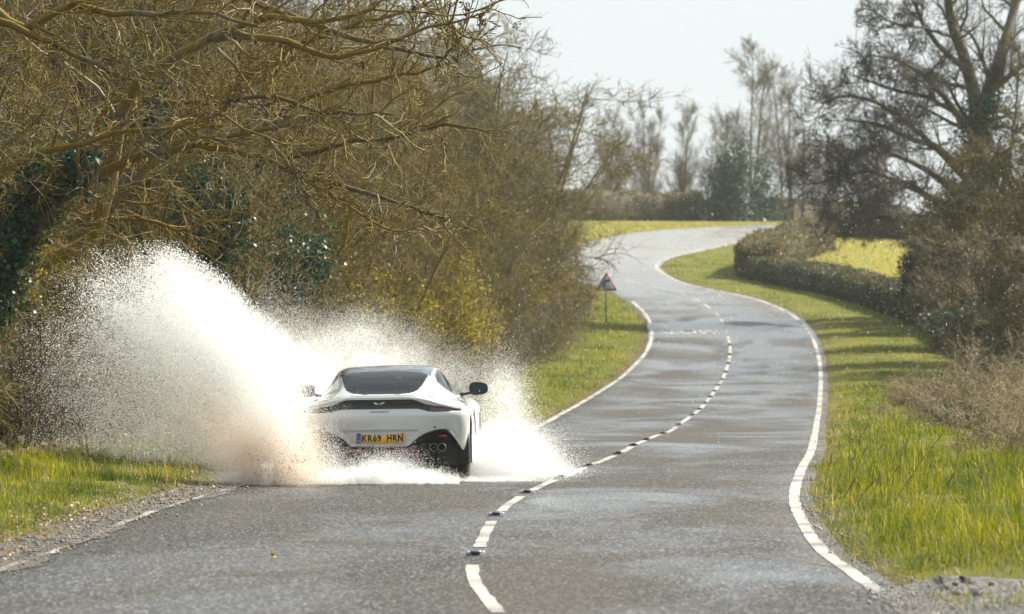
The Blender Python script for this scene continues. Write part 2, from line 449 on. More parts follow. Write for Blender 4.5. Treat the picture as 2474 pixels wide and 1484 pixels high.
cross = np.broadcast_to(np.array([-1.05]+[k/5.0-1 for k in range(11)]+[1.05])[None], (nv, nc)).ravel()
at_ = me.attributes.new('cross', 'FLOAT', 'POINT'); at_.data.foreach_set('value', cross.astype(np.float32))

m, nt, b = new_mat('wet_asphalt'); L = nt.links.new
t = node(nt, 'ShaderNodeTexCoord')
ag = node(nt, 'ShaderNodeTexVoronoi'); ag.inputs['Scale'].default_value = 62
ag2 = node(nt, 'ShaderNodeTexNoise'); ag2.inputs['Scale'].default_value = 34; ag2.inputs['Detail'].default_value = 6; ag2.inputs['Roughness'].default_value = 0.8
mpw = node(nt, 'ShaderNodeMapping'); mpw.inputs['Scale'].default_value = (0.42, 0.16, 0.3)
wet = node(nt, 'ShaderNodeTexNoise'); wet.inputs['Scale'].default_value = 1.0; wet.inputs['Detail'].default_value = 5; wet.inputs['Roughness'].default_value = 0.55; wet.inputs['Distortion'].default_value = 0.6
mpd = node(nt, 'ShaderNodeMapping'); mpd.inputs['Scale'].default_value = (0.9, 0.10, 0.3); mpd.inputs['Location'].default_value = (7, 3, 0)
dirt = node(nt, 'ShaderNodeTexNoise'); dirt.inputs['Scale'].default_value = 1.0; dirt.inputs['Detail'].default_value = 4
L(t.outputs['Object'], ag.inputs['Vector']); L(t.outputs['Object'], ag2.inputs['Vector'])
L(t.outputs['Object'], mpw.inputs[0]); L(mpw.outputs[0], wet.inputs['Vector']); L(t.outputs['Object'], mpd.inputs[0]); L(mpd.outputs[0], dirt.inputs['Vector'])
mpg = node(nt, 'ShaderNodeMapping'); mpg.inputs['Scale'].default_value = (64, 13, 20); L(t.outputs['Object'], mpg.inputs[0])
chip = node(nt, 'ShaderNodeTexVoronoi'); chip.inputs['Scale'].default_value = 1.0; chip.inputs['Randomness'].default_value = 1.0; L(mpg.outputs[0], chip.inputs['Vector'])
chs = node(nt, 'ShaderNodeSeparateColor'); L(chip.outputs['Color'], chs.inputs[0])
cm = node(nt, 'ShaderNodeMix', data_type='FLOAT'); cm.inputs[0].default_value = 0.4; L(chs.outputs[0], cm.inputs[2]); L(ag2.outputs[0], cm.inputs[3])
c1 = ramp(nt, [(0.15,(0.009,0.009,0.009)),(0.45,(0.040,0.0395,0.0385)),(0.70,(0.100,0.098,0.094)),(0.90,(0.36,0.355,0.34))])
L(cm.outputs[0], c1.inputs[0])
dr = ramp(nt, [(0.40, 0.08),(0.62, 0.42)]); L(dirt.outputs[0], dr.inputs[0])
md = node(nt, 'ShaderNodeMix', data_type='RGBA'); md.inputs[7].default_value = (0.098,0.082,0.062,1)
wd = node(nt, 'ShaderNodeMath', operation='MULTIPLY'); wi = ramp(nt, [(0.44, 1.0),(0.56, 0.15)])
sy = node(nt, 'ShaderNodeSeparateXYZ'); L(t.outputs['Object'], sy.inputs[0])
wy = node(nt, 'ShaderNodeMapRange'); wy.inputs[1].default_value = 55; wy.inputs[2].default_value = 200; wy.inputs[3].default_value = -0.035; wy.inputs[4].default_value = 0.14; L(sy.outputs['Y'], wy.inputs[0])
wt = node(nt, 'ShaderNodeMath', operation='ADD'); L(wet.outputs[0], wt.inputs[0]); L(wy.outputs[0], wt.inputs[1]); L(wt.outputs[0], wi.inputs[0]); L(dr.outputs[0], wd.inputs[0]); L(wi.outputs[0], wd.inputs[1])
L(wd.outputs[0], md.inputs[0]); L(c1.outputs[0], md.inputs[6])
pale = node(nt, 'ShaderNodeMix', data_type='RGBA'); pale.inputs[7].default_value = (0.27,0.25,0.225,1)     # base colour grows paler up the hill beyond
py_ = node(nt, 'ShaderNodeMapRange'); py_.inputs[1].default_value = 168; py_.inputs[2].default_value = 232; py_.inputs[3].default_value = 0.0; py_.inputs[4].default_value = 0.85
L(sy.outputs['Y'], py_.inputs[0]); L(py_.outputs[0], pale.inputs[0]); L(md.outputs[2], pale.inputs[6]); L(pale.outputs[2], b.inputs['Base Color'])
rr = ramp(nt, [(0.40, 0.62),(0.50, 0.44),(0.62, 0.12)])
rj = node(nt, 'ShaderNodeMath', operation='MULTIPLY_ADD'); rj.inputs[1].default_value = 0.22; L(chs.outputs[1], rj.inputs[0]); L(rr.outputs[0], rj.inputs[2])
L(wt.outputs[0], rr.inputs[0]); sp_ = ramp(nt, [(0.44, 0.20),(0.60, 0.55)]); L(wt.outputs[0], sp_.inputs[0]); L(sp_.outputs[0], b.inputs['Specular IOR Level']); L(rj.outputs[0], b.inputs['Roughness'])
bs = ramp(nt, [(0.42, 1.0),(0.62, 0.22)]); L(wt.outputs[0], bs.inputs[0])
bp = node(nt, 'ShaderNodeBump'); bp.inputs['Distance'].default_value = 0.012
add = node(nt, 'ShaderNodeMath', operation='ADD'); L(chs.outputs[2], add.inputs[0]); L(ag2.outputs[0], add.inputs[1])
L(bs.outputs[0], bp.inputs['Strength']); L(add.outputs[0], bp.inputs['Height']); L(bp.outputs[0], b.inputs['Normal'])
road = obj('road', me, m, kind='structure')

# road paint
m, nt, b = new_mat('road_paint'); L = nt.links.new
t = node(nt, 'ShaderNodeTexCoord')
n1 = node(nt, 'ShaderNodeTexNoise'); n1.inputs['Scale'].default_value = 26; n1.inputs['Detail'].default_value = 6; n1.inputs['Roughness'].default_value = 0.8
n2 = node(nt, 'ShaderNodeTexNoise'); n2.inputs['Scale'].default_value = 0.8; n2.inputs['Detail'].default_value = 4
ad = node(nt, 'ShaderNodeMath', operation='ADD'); L(t.outputs['Object'], n1.inputs['Vector']); L(t.outputs['Object'], n2.inputs['Vector'])
L(n1.outputs[0], ad.inputs[0]); L(n2.outputs[0], ad.inputs[1])
r = ramp(nt, [(0.405,(0.06,0.057,0.052)),(0.45,(0.27,0.25,0.225)),(0.57,(0.52,0.485,0.44))])
mm = node(nt, 'ShaderNodeMath', operation='MULTIPLY'); mm.inputs[1].default_value = 0.5; L(ad.outputs[0], mm.inputs[0]); L(mm.outputs[0], r.inputs[0])
L(r.outputs[0], b.inputs['Base Color']); b.inputs['Roughness'].default_value = 0.5
bp = node(nt, 'ShaderNodeBump'); bp.inputs['Strength'].default_value = 0.5; bp.inputs['Distance'].default_value = 0.004
L(n1.outputs[0], bp.inputs['Height']); L(bp.outputs[0], b.inputs['Normal'])
M['paint'] = m
M['paint_worn'] = m.copy(); M['paint_worn'].name = 'road_paint_worn'
for n_ in M['paint_worn'].node_tree.nodes:
    if n_.type == 'VALTORGB':
        for el, (p_, c_) in zip(n_.color_ramp.elements, [(0.46,(0.06,0.055,0.048,1)),(0.52,(0.20,0.18,0.15,1)),(0.60,(0.42,0.38,0.33,1))]): el.position = p_; el.color = c_

def strip(name, A, B, dz=0.005, wob=0.0, seed=0):
    """flat painted band between polylines A and B on the road"""
    n = len(A); rg = np.random.default_rng(seed)
    if wob:
        A = A+norm(A-B)*rg.normal(0, wob, (n,1)); B = B+norm(B-A)*rg.normal(0, wob, (n,1))
    Q = np.stack([A, (A+B)/2, B], 1)
    z = road_z(Q[...,0], Q[...,1])+dz
    i = np.arange(n-1)[:,None]*3+np.arange(2)[None]
    q = np.stack([i, i+1, i+4, i+3], -1).reshape(-1,4)
    return np_mesh(name, np.concatenate([Q, z[...,None]], -1).reshape(-1,3), [q])

kend = int(np.searchsorted(Cp[:,1], 281))
obj('edge_line', strip('edge_line', Rp[:kend]+wR[:kend]*0.01, Rp[:kend]+wR[:kend]*0.122, wob=0.004, seed=1), M['paint'], road)
k0 = int(np.argmax(Cp[:,1] > 84)); k1 = int(np.argmax(Cp[:,1] > 186))
obj('edge_line', strip('edge_line', Lp[k0:k1]-wL[k0:k1]*0.03, Lp[k0:k1]+wL[k0:k1]*0.09, wob=0.006, seed=2), M['paint'], road)
kl0 = int(np.argmax(Cp[:,1] > 30)); kl1 = int(np.argmax(Cp[:,1] > 60))
wz_ = (0.03*vnoise(S_[kl0:kl1]*1.3, S_[kl0:kl1]*0+3))[:,None]
obj('edge_line', strip('edge_line', Lp[kl0:kl1]-wL[kl0:kl1]*(0.035+wz_), Lp[kl0:kl1]+wL[kl0:kl1]*(0.035-wz_*0.5), dz=0.0095, wob=0.010, seed=3), M['paint_worn'], road)
# centre line: marks between studs; module follows the studs seen in the photo
T_ = norm(np.gradient(Cp, axis=0)); N_ = np.stack([T_[:,1], -T_[:,0]], 1)
def s_of_y(y):
    Y = float(Yof(y)); k = int(np.argmax(Cp[:,1] >= Y)); return S_[k]
stud_y = [1462, 1347, 1248, 1194, 1157, 1126, 1097, 1078, 1064, 1049, 1027, 1004]
stud_s = [s_of_y(y) for y in stud_y[1:]]
step = 6.0
stud_s = [stud_s[0]-9.0]+stud_s
while stud_s[-1] < S_[-1]-60: stud_s.append(stud_s[-1]+(5.2 if stud_s[-1] < 190 else 7.0))
def cseg(a, b):
    s = np.linspace(a, b, max(3, int((b-a)/0.3)))
    P = np.stack([np.interp(s, S_, Cp[:,0]), np.interp(s, S_, Cp[:,1])], 1)
    Nn = np.stack([np.interp(s, S_, N_[:,0]), np.interp(s, S_, N_[:,1])], 1)
    return P, Nn
for i in range(len(stud_s)-1):
    a, b_ = stud_s[i], stud_s[i+1]; g = b_-a
    P, Nn = cseg(a+g*0.17, b_-g*0.17)
    w = 0.047
    obj('centre_dash', strip('centre_dash', P-Nn*w, P+Nn*w, wob=0.004, seed=20+i), M['paint'], road)

def text_mesh(txt, size, extrude=0.0, bold=0.0, align='CENTER', space=1.0):
    cu = bpy.data.curves.new('lettering', 'FONT'); cu.body = txt; cu.size = size; cu.extrude = extrude; cu.offset = bold
    cu.align_x = align; cu.align_y = 'CENTER'; cu.space_character = space
    cu.resolution_u = 3
    ob = bpy.data.objects.new('lettering', cu); COL.objects.link(ob)
    dg = bpy.context.evaluated_depsgraph_get(); dg.update()
    me = bpy.data.meshes.new_from_object(ob.evaluated_get(dg))
    bpy.data.objects.remove(ob); bpy.data.curves.remove(cu)
    me.materials.clear()
    return me

# SLOW lettering stretched along the left lane
ks = int(np.argmax(Cp[:,1] >= float(Yof(809))))
fr = Cp[ks]; lat = -norm(Lp[ks]-Cp[ks]); fwd = np.array([-lat[1], lat[0]])
me = text_mesh('SLOW', 1.0, 0.0, 0.012)
co = np.empty(len(me.vertices)*3, np.float32); me.vertices.foreach_get('co', co); co = co.reshape(-1,3)
w = co[:,0].max()-co[:,0].min(); h = co[:,1].max()-co[:,1].min()
u = (co[:,0]-co[:,0].min())/w; v = (co[:,1]-co[:,1].min())/h
base = Lp[ks]+lat*0.22
P = base[None]+lat[None]*(u[:,None]*(hwL[ks]-0.42))+fwd[None]*(v[:,None]*2.7)
co = np.stack([P[:,0], P[:,1], road_z(P[:,0], P[:,1])+0.012], 1).astype(np.float32)
me.vertices.foreach_set('co', co.ravel()); me.update()
obj('slow_lettering', me, M['paint'], road)

# muddy margin and puddle on the near left, gravel gateway on the near right
m, nt, b = new_mat('mud'); L = nt.links.new
t = node(nt, 'ShaderNodeTexCoord'); n1 = node(nt, 'ShaderNodeTexNoise'); n1.inputs['Scale'].default_value = 9; n1.inputs['Detail'].default_value = 8; n1.inputs['Roughness'].default_value = 0.75
L(t.outputs['Object'], n1.inputs['Vector'])
r = ramp(nt, [(0.34,(0.028,0.024,0.020)),(0.5,(0.085,0.071,0.056)),(0.66,(0.19,0.165,0.135))]); L(n1.outputs[0], r.inputs[0]); L(r.outputs[0], b.inputs['Base Color'])
r2 = ramp(nt, [(0.35, 0.2),(0.6, 0.6)]); L(n1.outputs[0], r2.inputs[0]); L(r2.outputs[0], b.inputs['Roughness'])
bp = node(nt, 'ShaderNodeBump'); bp.inputs['Strength'].default_value = 0.6; bp.inputs['Distance'].default_value = 0.02; L(n1.outputs[0], bp.inputs['Height']); L(bp.outputs[0], b.inputs['Normal'])
M['mud'] = m
def patch(name, A, B, n, zf):
    f = np.linspace(0, 1, n)[None,:,None]
    Q = A[:,None]*(1-f)+B[:,None]*f
    z = zf(Q[...,0], Q[...,1])
    i = np.arange(len(A)-1)[:,None]*n+np.arange(n-1)[None]
    q = np.stack([i, i+1, i+n+1, i+n], -1).reshape(-1,4)
    return np_mesh(name, np.concatenate([Q, z[...,None]], -1).reshape(-1,3), [q], True)
ka = int(np.argmax(Cp[:,1] > 30)); kb = int(np.argmax(Cp[:,1] > 66))
rg = np.random.default_rng(3)
wv = (vnoise(S_[ka:kb]*0.8, S_[ka:kb]*0)*0.30+vnoise(S_[ka:kb]*2.7, S_[ka:kb]*0+5)*0.14)[:,None]
Ai = Lp[ka:kb]-wL[ka:kb]*(0.08+wv*0.9); Bi = Lp[ka:kb]+wL[ka:kb]*0.50
mud = patch('mud_margin', Ai, Bi, 9, lambda x, y: np.maximum(road_z(x, y)+0.006, ground(x, y)+0.012))
obj('mud_margin', mud, M['mud'], kind='structure')
gA = np.array([gp(x, y) for x, y in [(2118,1452),(2155,1425),(2240,1406),(2340,1404),(2480,1412),(2700,1425)]])
gB = np.array([gp(x, y) for x, y in [(2190,1496),(2230,1500),(2330,1530),(2460,1560),(2620,1600),(2800,1640)]])
gA, gB = catmull(gA, 6), catmull(gB, 6)
gA = gA+rg.normal(0, 0.03, gA.shape)
grav = patch('gravel_patch', gA, gB, 14, lambda x, y: np.maximum(road_z(x, y)+0.006, ground(x, y)+0.010))
m, nt, b = new_mat('gravel_ground'); L = nt.links.new
t = node(nt, 'ShaderNodeTexCoord'); n1 = node(nt, 'ShaderNodeTexVoronoi'); n1.inputs['Scale'].default_value = 38
n2 = node(nt, 'ShaderNodeTexNoise'); n2.inputs['Scale'].default_value = 5; n2.inputs['Detail'].default_value = 7
L(t.outputs['Object'], n1.inputs['Vector']); L(t.outputs['Object'], n2.inputs['Vector'])
r = ramp(nt, [(0.3,(0.045,0.041,0.037)),(0.5,(0.11,0.10,0.09)),(0.7,(0.18,0.165,0.15))]); L(n2.outputs[0], r.inputs[0])
mul = node(nt, 'ShaderNodeMix', data_type='RGBA', blend_type='MULTIPLY'); mul.inputs[0].default_value = 0.7
sh = node(nt, 'ShaderNodeHueSaturation'); sh.inputs['Saturation'].default_value = 0.1; sh.inputs['Value'].default_value = 1.4; L(n1.outputs['Color'], sh.inputs['Color'])
L(r.outputs[0], mul.inputs[6]); L(sh.outputs[0], mul.inputs[7]); L(mul.outputs[2], b.inputs['Base Color'])
b.inputs['Roughness'].default_value = 0.6
bp = node(nt, 'ShaderNodeBump'); bp.inputs['Strength'].default_value = 0.8; bp.inputs['Distance'].default_value = 0.02; L(n1.outputs['Distance'], bp.inputs['Height']); L(bp.outputs[0], b.inputs['Normal'])
obj('gravel_patch', grav, m, kind='structure')

# road studs: iron housing with two white lenses at each end
def stud_proto():
    g = Geo()
    prof = [(-0.16,0.0),(-0.15,0.012),(-0.10,0.016),(-0.085,0.034),(0.085,0.034),(0.10,0.016),(0.15,0.012),(0.16,0.0)]
    n = len(prof)
    for (y0, y1) in ((-0.075, 0.075),):
        v = [(x, y0, z) for x, z in prof]+[(x, y1, z) for x, z in prof]
        q = [(i, i+1, i+1+n, i+n) for i in range(n-1)]
        g.add(v, q, [tuple(range(n))[::-1]], [tuple(range(n, 2*n))])
    hm = g.mesh('stud_housing')
    g = Geo(); g.box((-0.075,-0.082,0.008),(0.075,-0.0755,0.028)); rub = g.mesh('rubber_insert')
    g = Geo()
    g.box((-0.152,-0.07,0.012),(-0.093,0.07,0.031)); el = g.mesh('stud_cheek')
    g = Geo(); g.box((0.093,-0.07,0.012),(0.152,0.07,0.031)); er = g.mesh('stud_cheek')
    return hm, rub, el, er
M['stud_iron'] = plain('stud_iron', (0.22,0.22,0.22), 0.3, 0.7)
M['stud_rubber'] = plain('stud_rubber', (0.012,0.012,0.012), 0.4)
M['stud_bright'] = plain('stud_bright', (0.8,0.8,0.79), 0.2, 0.0, 0.6)
hm, rub, el, er = stud_proto()
places = ['nearest road stud in the centre line at the bottom of the road', 'road stud in the centre line, second from the bottom', 'road stud in the centre line, third from the bottom', 'road stud in the centre line, fourth from the bottom']
for i, s in enumerate(stud_s[1:22]):
    x = np.interp(s, S_, Cp[:,0]); y = np.interp(s, S_, Cp[:,1]); k = int(np.argmin(abs(S_-s)))
    a = math.atan2(T_[k,1], T_[k,0])-math.pi/2
    lab = places[i] if i < 4 else ('low road stud set between white dashes beyond the splash' if i < 12 else 'tiny far road stud between white dashes near the bend')
    st_ = empty('road_stud', (x, y, float(road_z(x, y))+0.004), a, lab, 'road stud', 'road studs along the centre line'); st_.scale = (0.46, 0.6, 0.95)
    obj('housing', hm, M['stud_iron'], st_); obj('rubber_insert', rub, M['stud_rubber'], st_)
    obj('cheek', el, M['stud_bright'], st_); obj('cheek', er, M['stud_bright'], st_)
# ------------------------------------------------------------------ plants
def grow(rng, P, R, k, t=(0.2, 1.0), ang=(0.5, 1.0), ln=(0.4, 0.7), rr=0.6, S=4, jit=0.15, trop=(0, 0, 0.05), rmin=0.003, fall=0.4, taper=0.75, wander=None):
    N, Sp, _ = P.shape
    idx = np.repeat(np.arange(N), k)
    tt = rng.uniform(t[0], t[1], len(idx)); f = tt*(Sp-1); i = np.minimum(f.astype(int), Sp-2); w = (f-i)[:,None]
    pos = P[idx,i]*(1-w)+P[idx,i+1]*w
    tan = norm(P[idx,i+1]-P[idx,i]); rad = R[idx,i]*(1-w[:,0])+R[idx,i+1]*w[:,0]
    pl = np.linalg.norm(np.diff(P, axis=1), axis=2).sum(1)
    rv = rng.normal(size=(len(idx),3)); perp = norm(rv-(rv*tan).sum(1, keepdims=True)*tan)
    a = rng.uniform(ang[0], ang[1], len(idx))[:,None]
    d = tan*np.cos(a)+perp*np.sin(a)
    Ln = pl[idx]*rng.uniform(ln[0], ln[1], len(idx))*(1-fall*tt)
    r0 = np.maximum(rad*rr*rng.uniform(0.7, 1.0, len(idx)), rmin)
    out = np.empty((len(idx), S, 3)); out[:,0] = pos; p = pos
    tr = np.asarray(trop, float)
    for s in range(1, S):
        d = norm(d+rng.normal(0, jit, d.shape)+tr)
        p = p+d*(Ln/(S-1))[:,None]; out[:,s] = p
    R2 = np.maximum(r0[:,None]*(1-taper*np.linspace(0, 1, S)[None]), rmin*0.7)
    return out, R2

def merge(levels):
    g = Geo()
    for P, R, sides in levels:
        v, q = tubes(P, R, sides); g.add(v, q)
    return g

def leaves(rng, n, pts, spread, size, up=0.0, long=1.5):
    """diamond leaves scattered about points"""
    c = pts[rng.integers(0, len(pts), n)]+rng.normal(0, 1, (n,3))*np.asarray(spread)
    a = norm(rng.normal(size=(n,3))+np.array([0,0,up])); b_ = norm(np.cross(a, rng.normal(size=(n,3))))
    s = (size*rng.uniform(0.6, 1.3, n))[:,None]
    cr_ = np.cross(a, b_)*0.18*s
    v = np.stack([c-b_*s*long*0.5, c+a*s*0.5+cr_, c+b_*s*long*0.5, c-a*s*0.5+cr_], 1).reshape(-1,3)
    q = np.arange(n*4).reshape(-1,4)
    return v, q

def stems(rng, n, h, splay, r, S=7, jit=0.10, up=0.10, spread=0.25):
    P = np.empty((n,S,3)); 
    P[:,0] = np.stack([rng.normal(0, spread, n), rng.normal(0, spread, n), np.full(n,-0.15)], 1)
    a = rng.uniform(0, 2*np.pi, n); sp = rng.uniform(0.3, 1.0, n)*splay
    d = norm(np.stack([np.cos(a)*sp, np.sin(a)*sp, np.ones(n)], 1))
    L_ = h*rng.uniform(0.75, 1.05, n)
    for s in range(1, S):
        d = norm(d+rng.normal(0, jit, d.shape)+np.array([0,0,up])); P[:,s] = P[:,s-1]+d*(L_/(S-1))[:,None]
    R = (r*rng.uniform(0.6, 1.1, n))[:,None]*(1-0.8*np.linspace(0, 1, S)[None])
    return P, R

def make_thicket(seed, h=8.0, n=5, splay=0.5, kl=9, kb=8, kt=7, ks=2, r=0.075, tw=0.0058):
    rng = np.random.default_rng(seed)
    P, R = stems(rng, n, h, splay, r)
    P1, R1 = grow(rng, P, R, kl, (0.12, 1.0), (0.5, 1.2), (0.25, 0.5), 0.55, 6, 0.16, (0,0,0.07), 0.014, 0.45)
    P2, R2 = grow(rng, P1, R1, kb, (0.15, 1.0), (0.5, 1.2), (0.35, 0.7), 0.6, 4, 0.18, (0,0,0.03), 0.009, 0.4)
    P3, R3 = grow(rng, P2, R2, kt, (0.1, 1.0), (0.4, 1.2), (0.4, 0.8), 0.6, 3, 0.2, (0,0,0.0), tw*1.2, 0.3)
    P4, R4 = grow(rng, P3, R3, ks, (0.1, 1.0), (0.4, 1.1), (0.35, 0.8), 0.7, 2, 0.2, (0,0,0.0), tw, 0.2)
    tr = merge([(P, R, 6)]).mesh('trunk', True)
    cr = merge([(P1, R1, 4), (P2, R2, 3), (P3, R3, 3), (P4, R4, 3)]).mesh('crown')
    return tr, cr, P4[:,1]

def put(name, trunk, crown, loc, rz, sc, bm, tm, label, cat, group=None, extra=()):
    e = empty(name, loc, rz, label, cat, group); e.scale = sc if hasattr(sc, '__len__') else (sc, sc, sc)
    o = obj('trunk', trunk, None, e); 
    if not len(trunk.materials): trunk.materials.append(bm)
    o = obj('crown', crown, None, e)
    if not len(crown.materials): crown.materials.append(tm)
    for nm, me, mt in extra: obj(nm, me, mt, e)
    return e

XL = lambda Y: np.interp(Y, Lp[:int(len(Lp)*0.6),1], Lp[:int(len(Lp)*0.6),0])
def gz(x, y): return float(ground(np.array([x]), np.array([y]))[0])
rng = np.random.default_rng(11)

TH = [make_thicket(s, *a) for s, a in ((1,(8.5,5,0.42)), (2,(7.5,6,0.6)), (3,(9.0,4,0.36)), (4,(6.5,7,0.7)), (5,(8.0,5,0.5)))]
for i, (a, c, _) in enumerate(TH):
    a.materials.append(M['bark_thicket']); c.materials.append(M['twig_thicket'] if i != 2 else M['twig_grey'])
    
def edgeX(Y):        # the wood's roadside edge
    return XL(Y)-np.interp(Y, [40, 57, 90, 130, 150, 165, 178, 190], [3.0, 3.2, 3.2, 3.1, 3.3, 3.7, 3.9, 4.2])
wood_lab = 'bare brown thicket tree among the many in the dense wood left of the road'
wood_grp = 'bare trees of the wood left of the road'
k = 0
for row, off in enumerate((1.0, 3.0, 5.4, 8.2, 11.5, 15.0)):
    Y = 56.0+row*1.3
    while Y < 183:
        x = float(edgeX(Y))-off+rng.normal(0, 0.3)
        v = int(rng.integers(0, 5))
        a, c, _ = TH[v]
        hmax = np.interp(Y, [55, 100, 128, 150, 165, 176, 184], [0.92, 0.98, 1.02, 0.88, 0.84, 0.80, 0.68])
        s = hmax*rng.uniform(0.82, 1.06)*(1.0+0.05*row)
        if row == 0: s *= 0.85
        put('thicket_tree', a, c, (x, Y, gz(x, Y)), rng.uniform(0, 6.28), (s*0.95, s*0.95, s), M['bark_thicket'], M['twig_thicket'], wood_lab, 'tree', wood_grp)
        Y += rng.uniform(3.3, 4.8)*(1+0.12*row)

for Y, off, v, s, w, lab in [(137,1.0,2,1.05,1.1,'tallest bare tree of the wood edge, rising behind the budding shrub above the car'), (146,1.2,0,1.02,1.2,'tall bare tree of the wood edge just beyond the tallest one'),
                     (160,1.2,4,1.03,1.45,'bare tree of the wood edge with a broad rounded crown over the verge'), (170,1.6,1,1.12,1.25,'wide bare tree near the far end of the wood, leaning over the road'), (178,1.6,3,1.14,1.15,'last spreading bare tree of the wood beyond the road sign')]:
    x = float(edgeX(Y))-off; put('bare_tree', TH[v][0], TH[v][1], (x, Y, gz(x, Y)), Y*0.37, (s*w, s*w, s), None, None, lab, 'tree')
PO = [make_thicket(21, 8.5, 2, 0.22, 7, 6, 5, 2, 0.10, 0.0065), make_thicket(22, 8.0, 1, 0.3, 9, 7, 5, 2, 0.12, 0.0065)]
for a, c, _ in PO: a.materials.append(M['bark_ash']); c.materials.append(M['bark_ash_twig'])
for Y, off, v, lab in [(61,0.7,0,'slender pale-barked tree at the wood edge behind the left side of the plume'), (64.5,1.6,1,'single-stemmed mossy tree deep behind the plume crest'), (69,0.9,0,'slender pale-barked tree left of the dark glossy ivy mass'), (74,0.7,1,'leaning mossy tree just right of the dark glossy ivy mass'),
                       (80,0.8,0,'slender twin-stemmed tree at the wood edge above the plume slope'), (87,0.6,1,'mossy single-stemmed tree at the wood edge left of the car roof line'), (95,0.6,0,'slender twin-stemmed tree at the wood edge over the car roof'), (106,0.5,1,'mossy tree beside the yellow-green budding shrub'), (120,0.5,0,'slender tree at the wood edge right of the budding shrub')]:
    x = float(edgeX(Y))-off; put('slender_tree', PO[v][0], PO[v][1], (x, Y, gz(x, Y)), Y*1.7, 1.0, None, None, lab, 'tree')
# scrub at the foot of the wood
def make_scrub(seed, h=1.8, n=16):
    rg = np.random.default_rng(seed)
    P, R = stems(rg, n, h, 0.9, 0.016, 5, 0.2, 0.02, 0.45)
    P1, R1 = grow(rg, P, R, 9, (0.05,1.0), (0.4,1.2), (0.3,0.6), 0.6, 4, 0.25, (0,0,-0.02), 0.006, 0.3)
    P2, R2 = grow(rg, P1, R1, 8, (0.1,1.0), (0.4,1.2), (0.35,0.7), 0.7, 3, 0.25, (0,0,-0.02), 0.005, 0.2)
    P3, R3 = grow(rg, P2, R2, 2, (0.1,1.0), (0.4,1.2), (0.35,0.8), 0.8, 2, 0.25, (0,0,-0.02), 0.0045, 0.2)
    return merge([(P, R, 4)]).mesh('trunk'), merge([(P1, R1, 3), (P2, R2, 3), (P3, R3, 3)]).mesh('crown'), P3[:,1]
SCR = [make_scrub(31), make_scrub(32, 1.5, 20)]
for a, c, _ in SCR:
    a.materials.append(M['bark_thicket']); c.materials.append(M['twig_grey'])
Y = 60.0
while Y < 184:
    x = float(edgeX(Y))+rng.uniform(-0.3, 0.25)
    a, c, _ = SCR[int(rng.integers(0, 2))]
    s = rng.uniform(0.8, 1.35)
    put('scrub_bush', a, c, (x-0.4, Y, gz(x-0.4, Y)), rng.uniform(0, 6.28), s, None, None, 'low tangled brown scrub at the foot of the wood beside the left verge', 'scrub', 'scrub along the foot of the wood')
    Y += rng.uniform(2.0, 3.2)
# fallen leaves and dead stems under the wood
n = 26000
Yq = 50+rng.random(n)**1.3*130; Xq = edgeX(Yq)-rng.random(n)**1.2*9+0.5
zq = ground(Xq, Yq)
v, q = leaves(rng, n, np.stack([Xq, Yq, zq+0.04], 1), (0.02,0.02,0.03), 0.07, 1.5)
obj('leaf_litter', np_mesh('leaf_litter', v, [q]), M['litter'], kind='stuff')

# the ash whose limbs reach over the road: limbs follow the photo
rg = np.random.default_rng(77)
def limb(pts, r0, r1, n=16):
    P = catmull(np.array([at(x, y, Y) for x, y, Y in pts]), 6)
    s = np.linspace(0, 1, n); t = np.linspace(0, 1, len(P))
    Q = np.stack([np.interp(s, t, P[:,j]) for j in range(3)], 1)
    Q[1:-1] += rg.normal(0, 0.014, (n-2,3))
    return Q, (r0+(r1-r0)*s)*(0.78 if r0 < 0.14 else 1.0)
def ash(limbs, seed, dens=1.0, droop=-0.02):
    rg = np.random.default_rng(seed)
    P = np.stack([l[0] for l in limbs]); R = np.stack([l[1] for l in limbs])
    k1 = int(9*dens)
    P1, R1 = grow(rg, P, R, k1+2, (0.22,1.0), (0.35,1.0), (0.12,0.34), 0.55, 8, 0.2, (0,0,0.01), 0.015, 0.3, 0.7)
    P2, R2 = grow(rg, P1, R1, 6, (0.15,1.0), (0.4,1.1), (0.3,0.75), 0.6, 7, 0.22, (0,0,droop), 0.0085, 0.3, 0.6)
    P3, R3 = grow(rg, P2, R2, 3, (0.2,1.0), (0.45,1.1), (0.3,0.7), 0.7, 5, 0.22, (0,0,droop+0.06), 0.0055, 0.2, 0.35)
    return [(P, R, 7)], [(P1, R1, 5), (P2, R2, 4), (P3, R3, 4)], P3[:,-1]
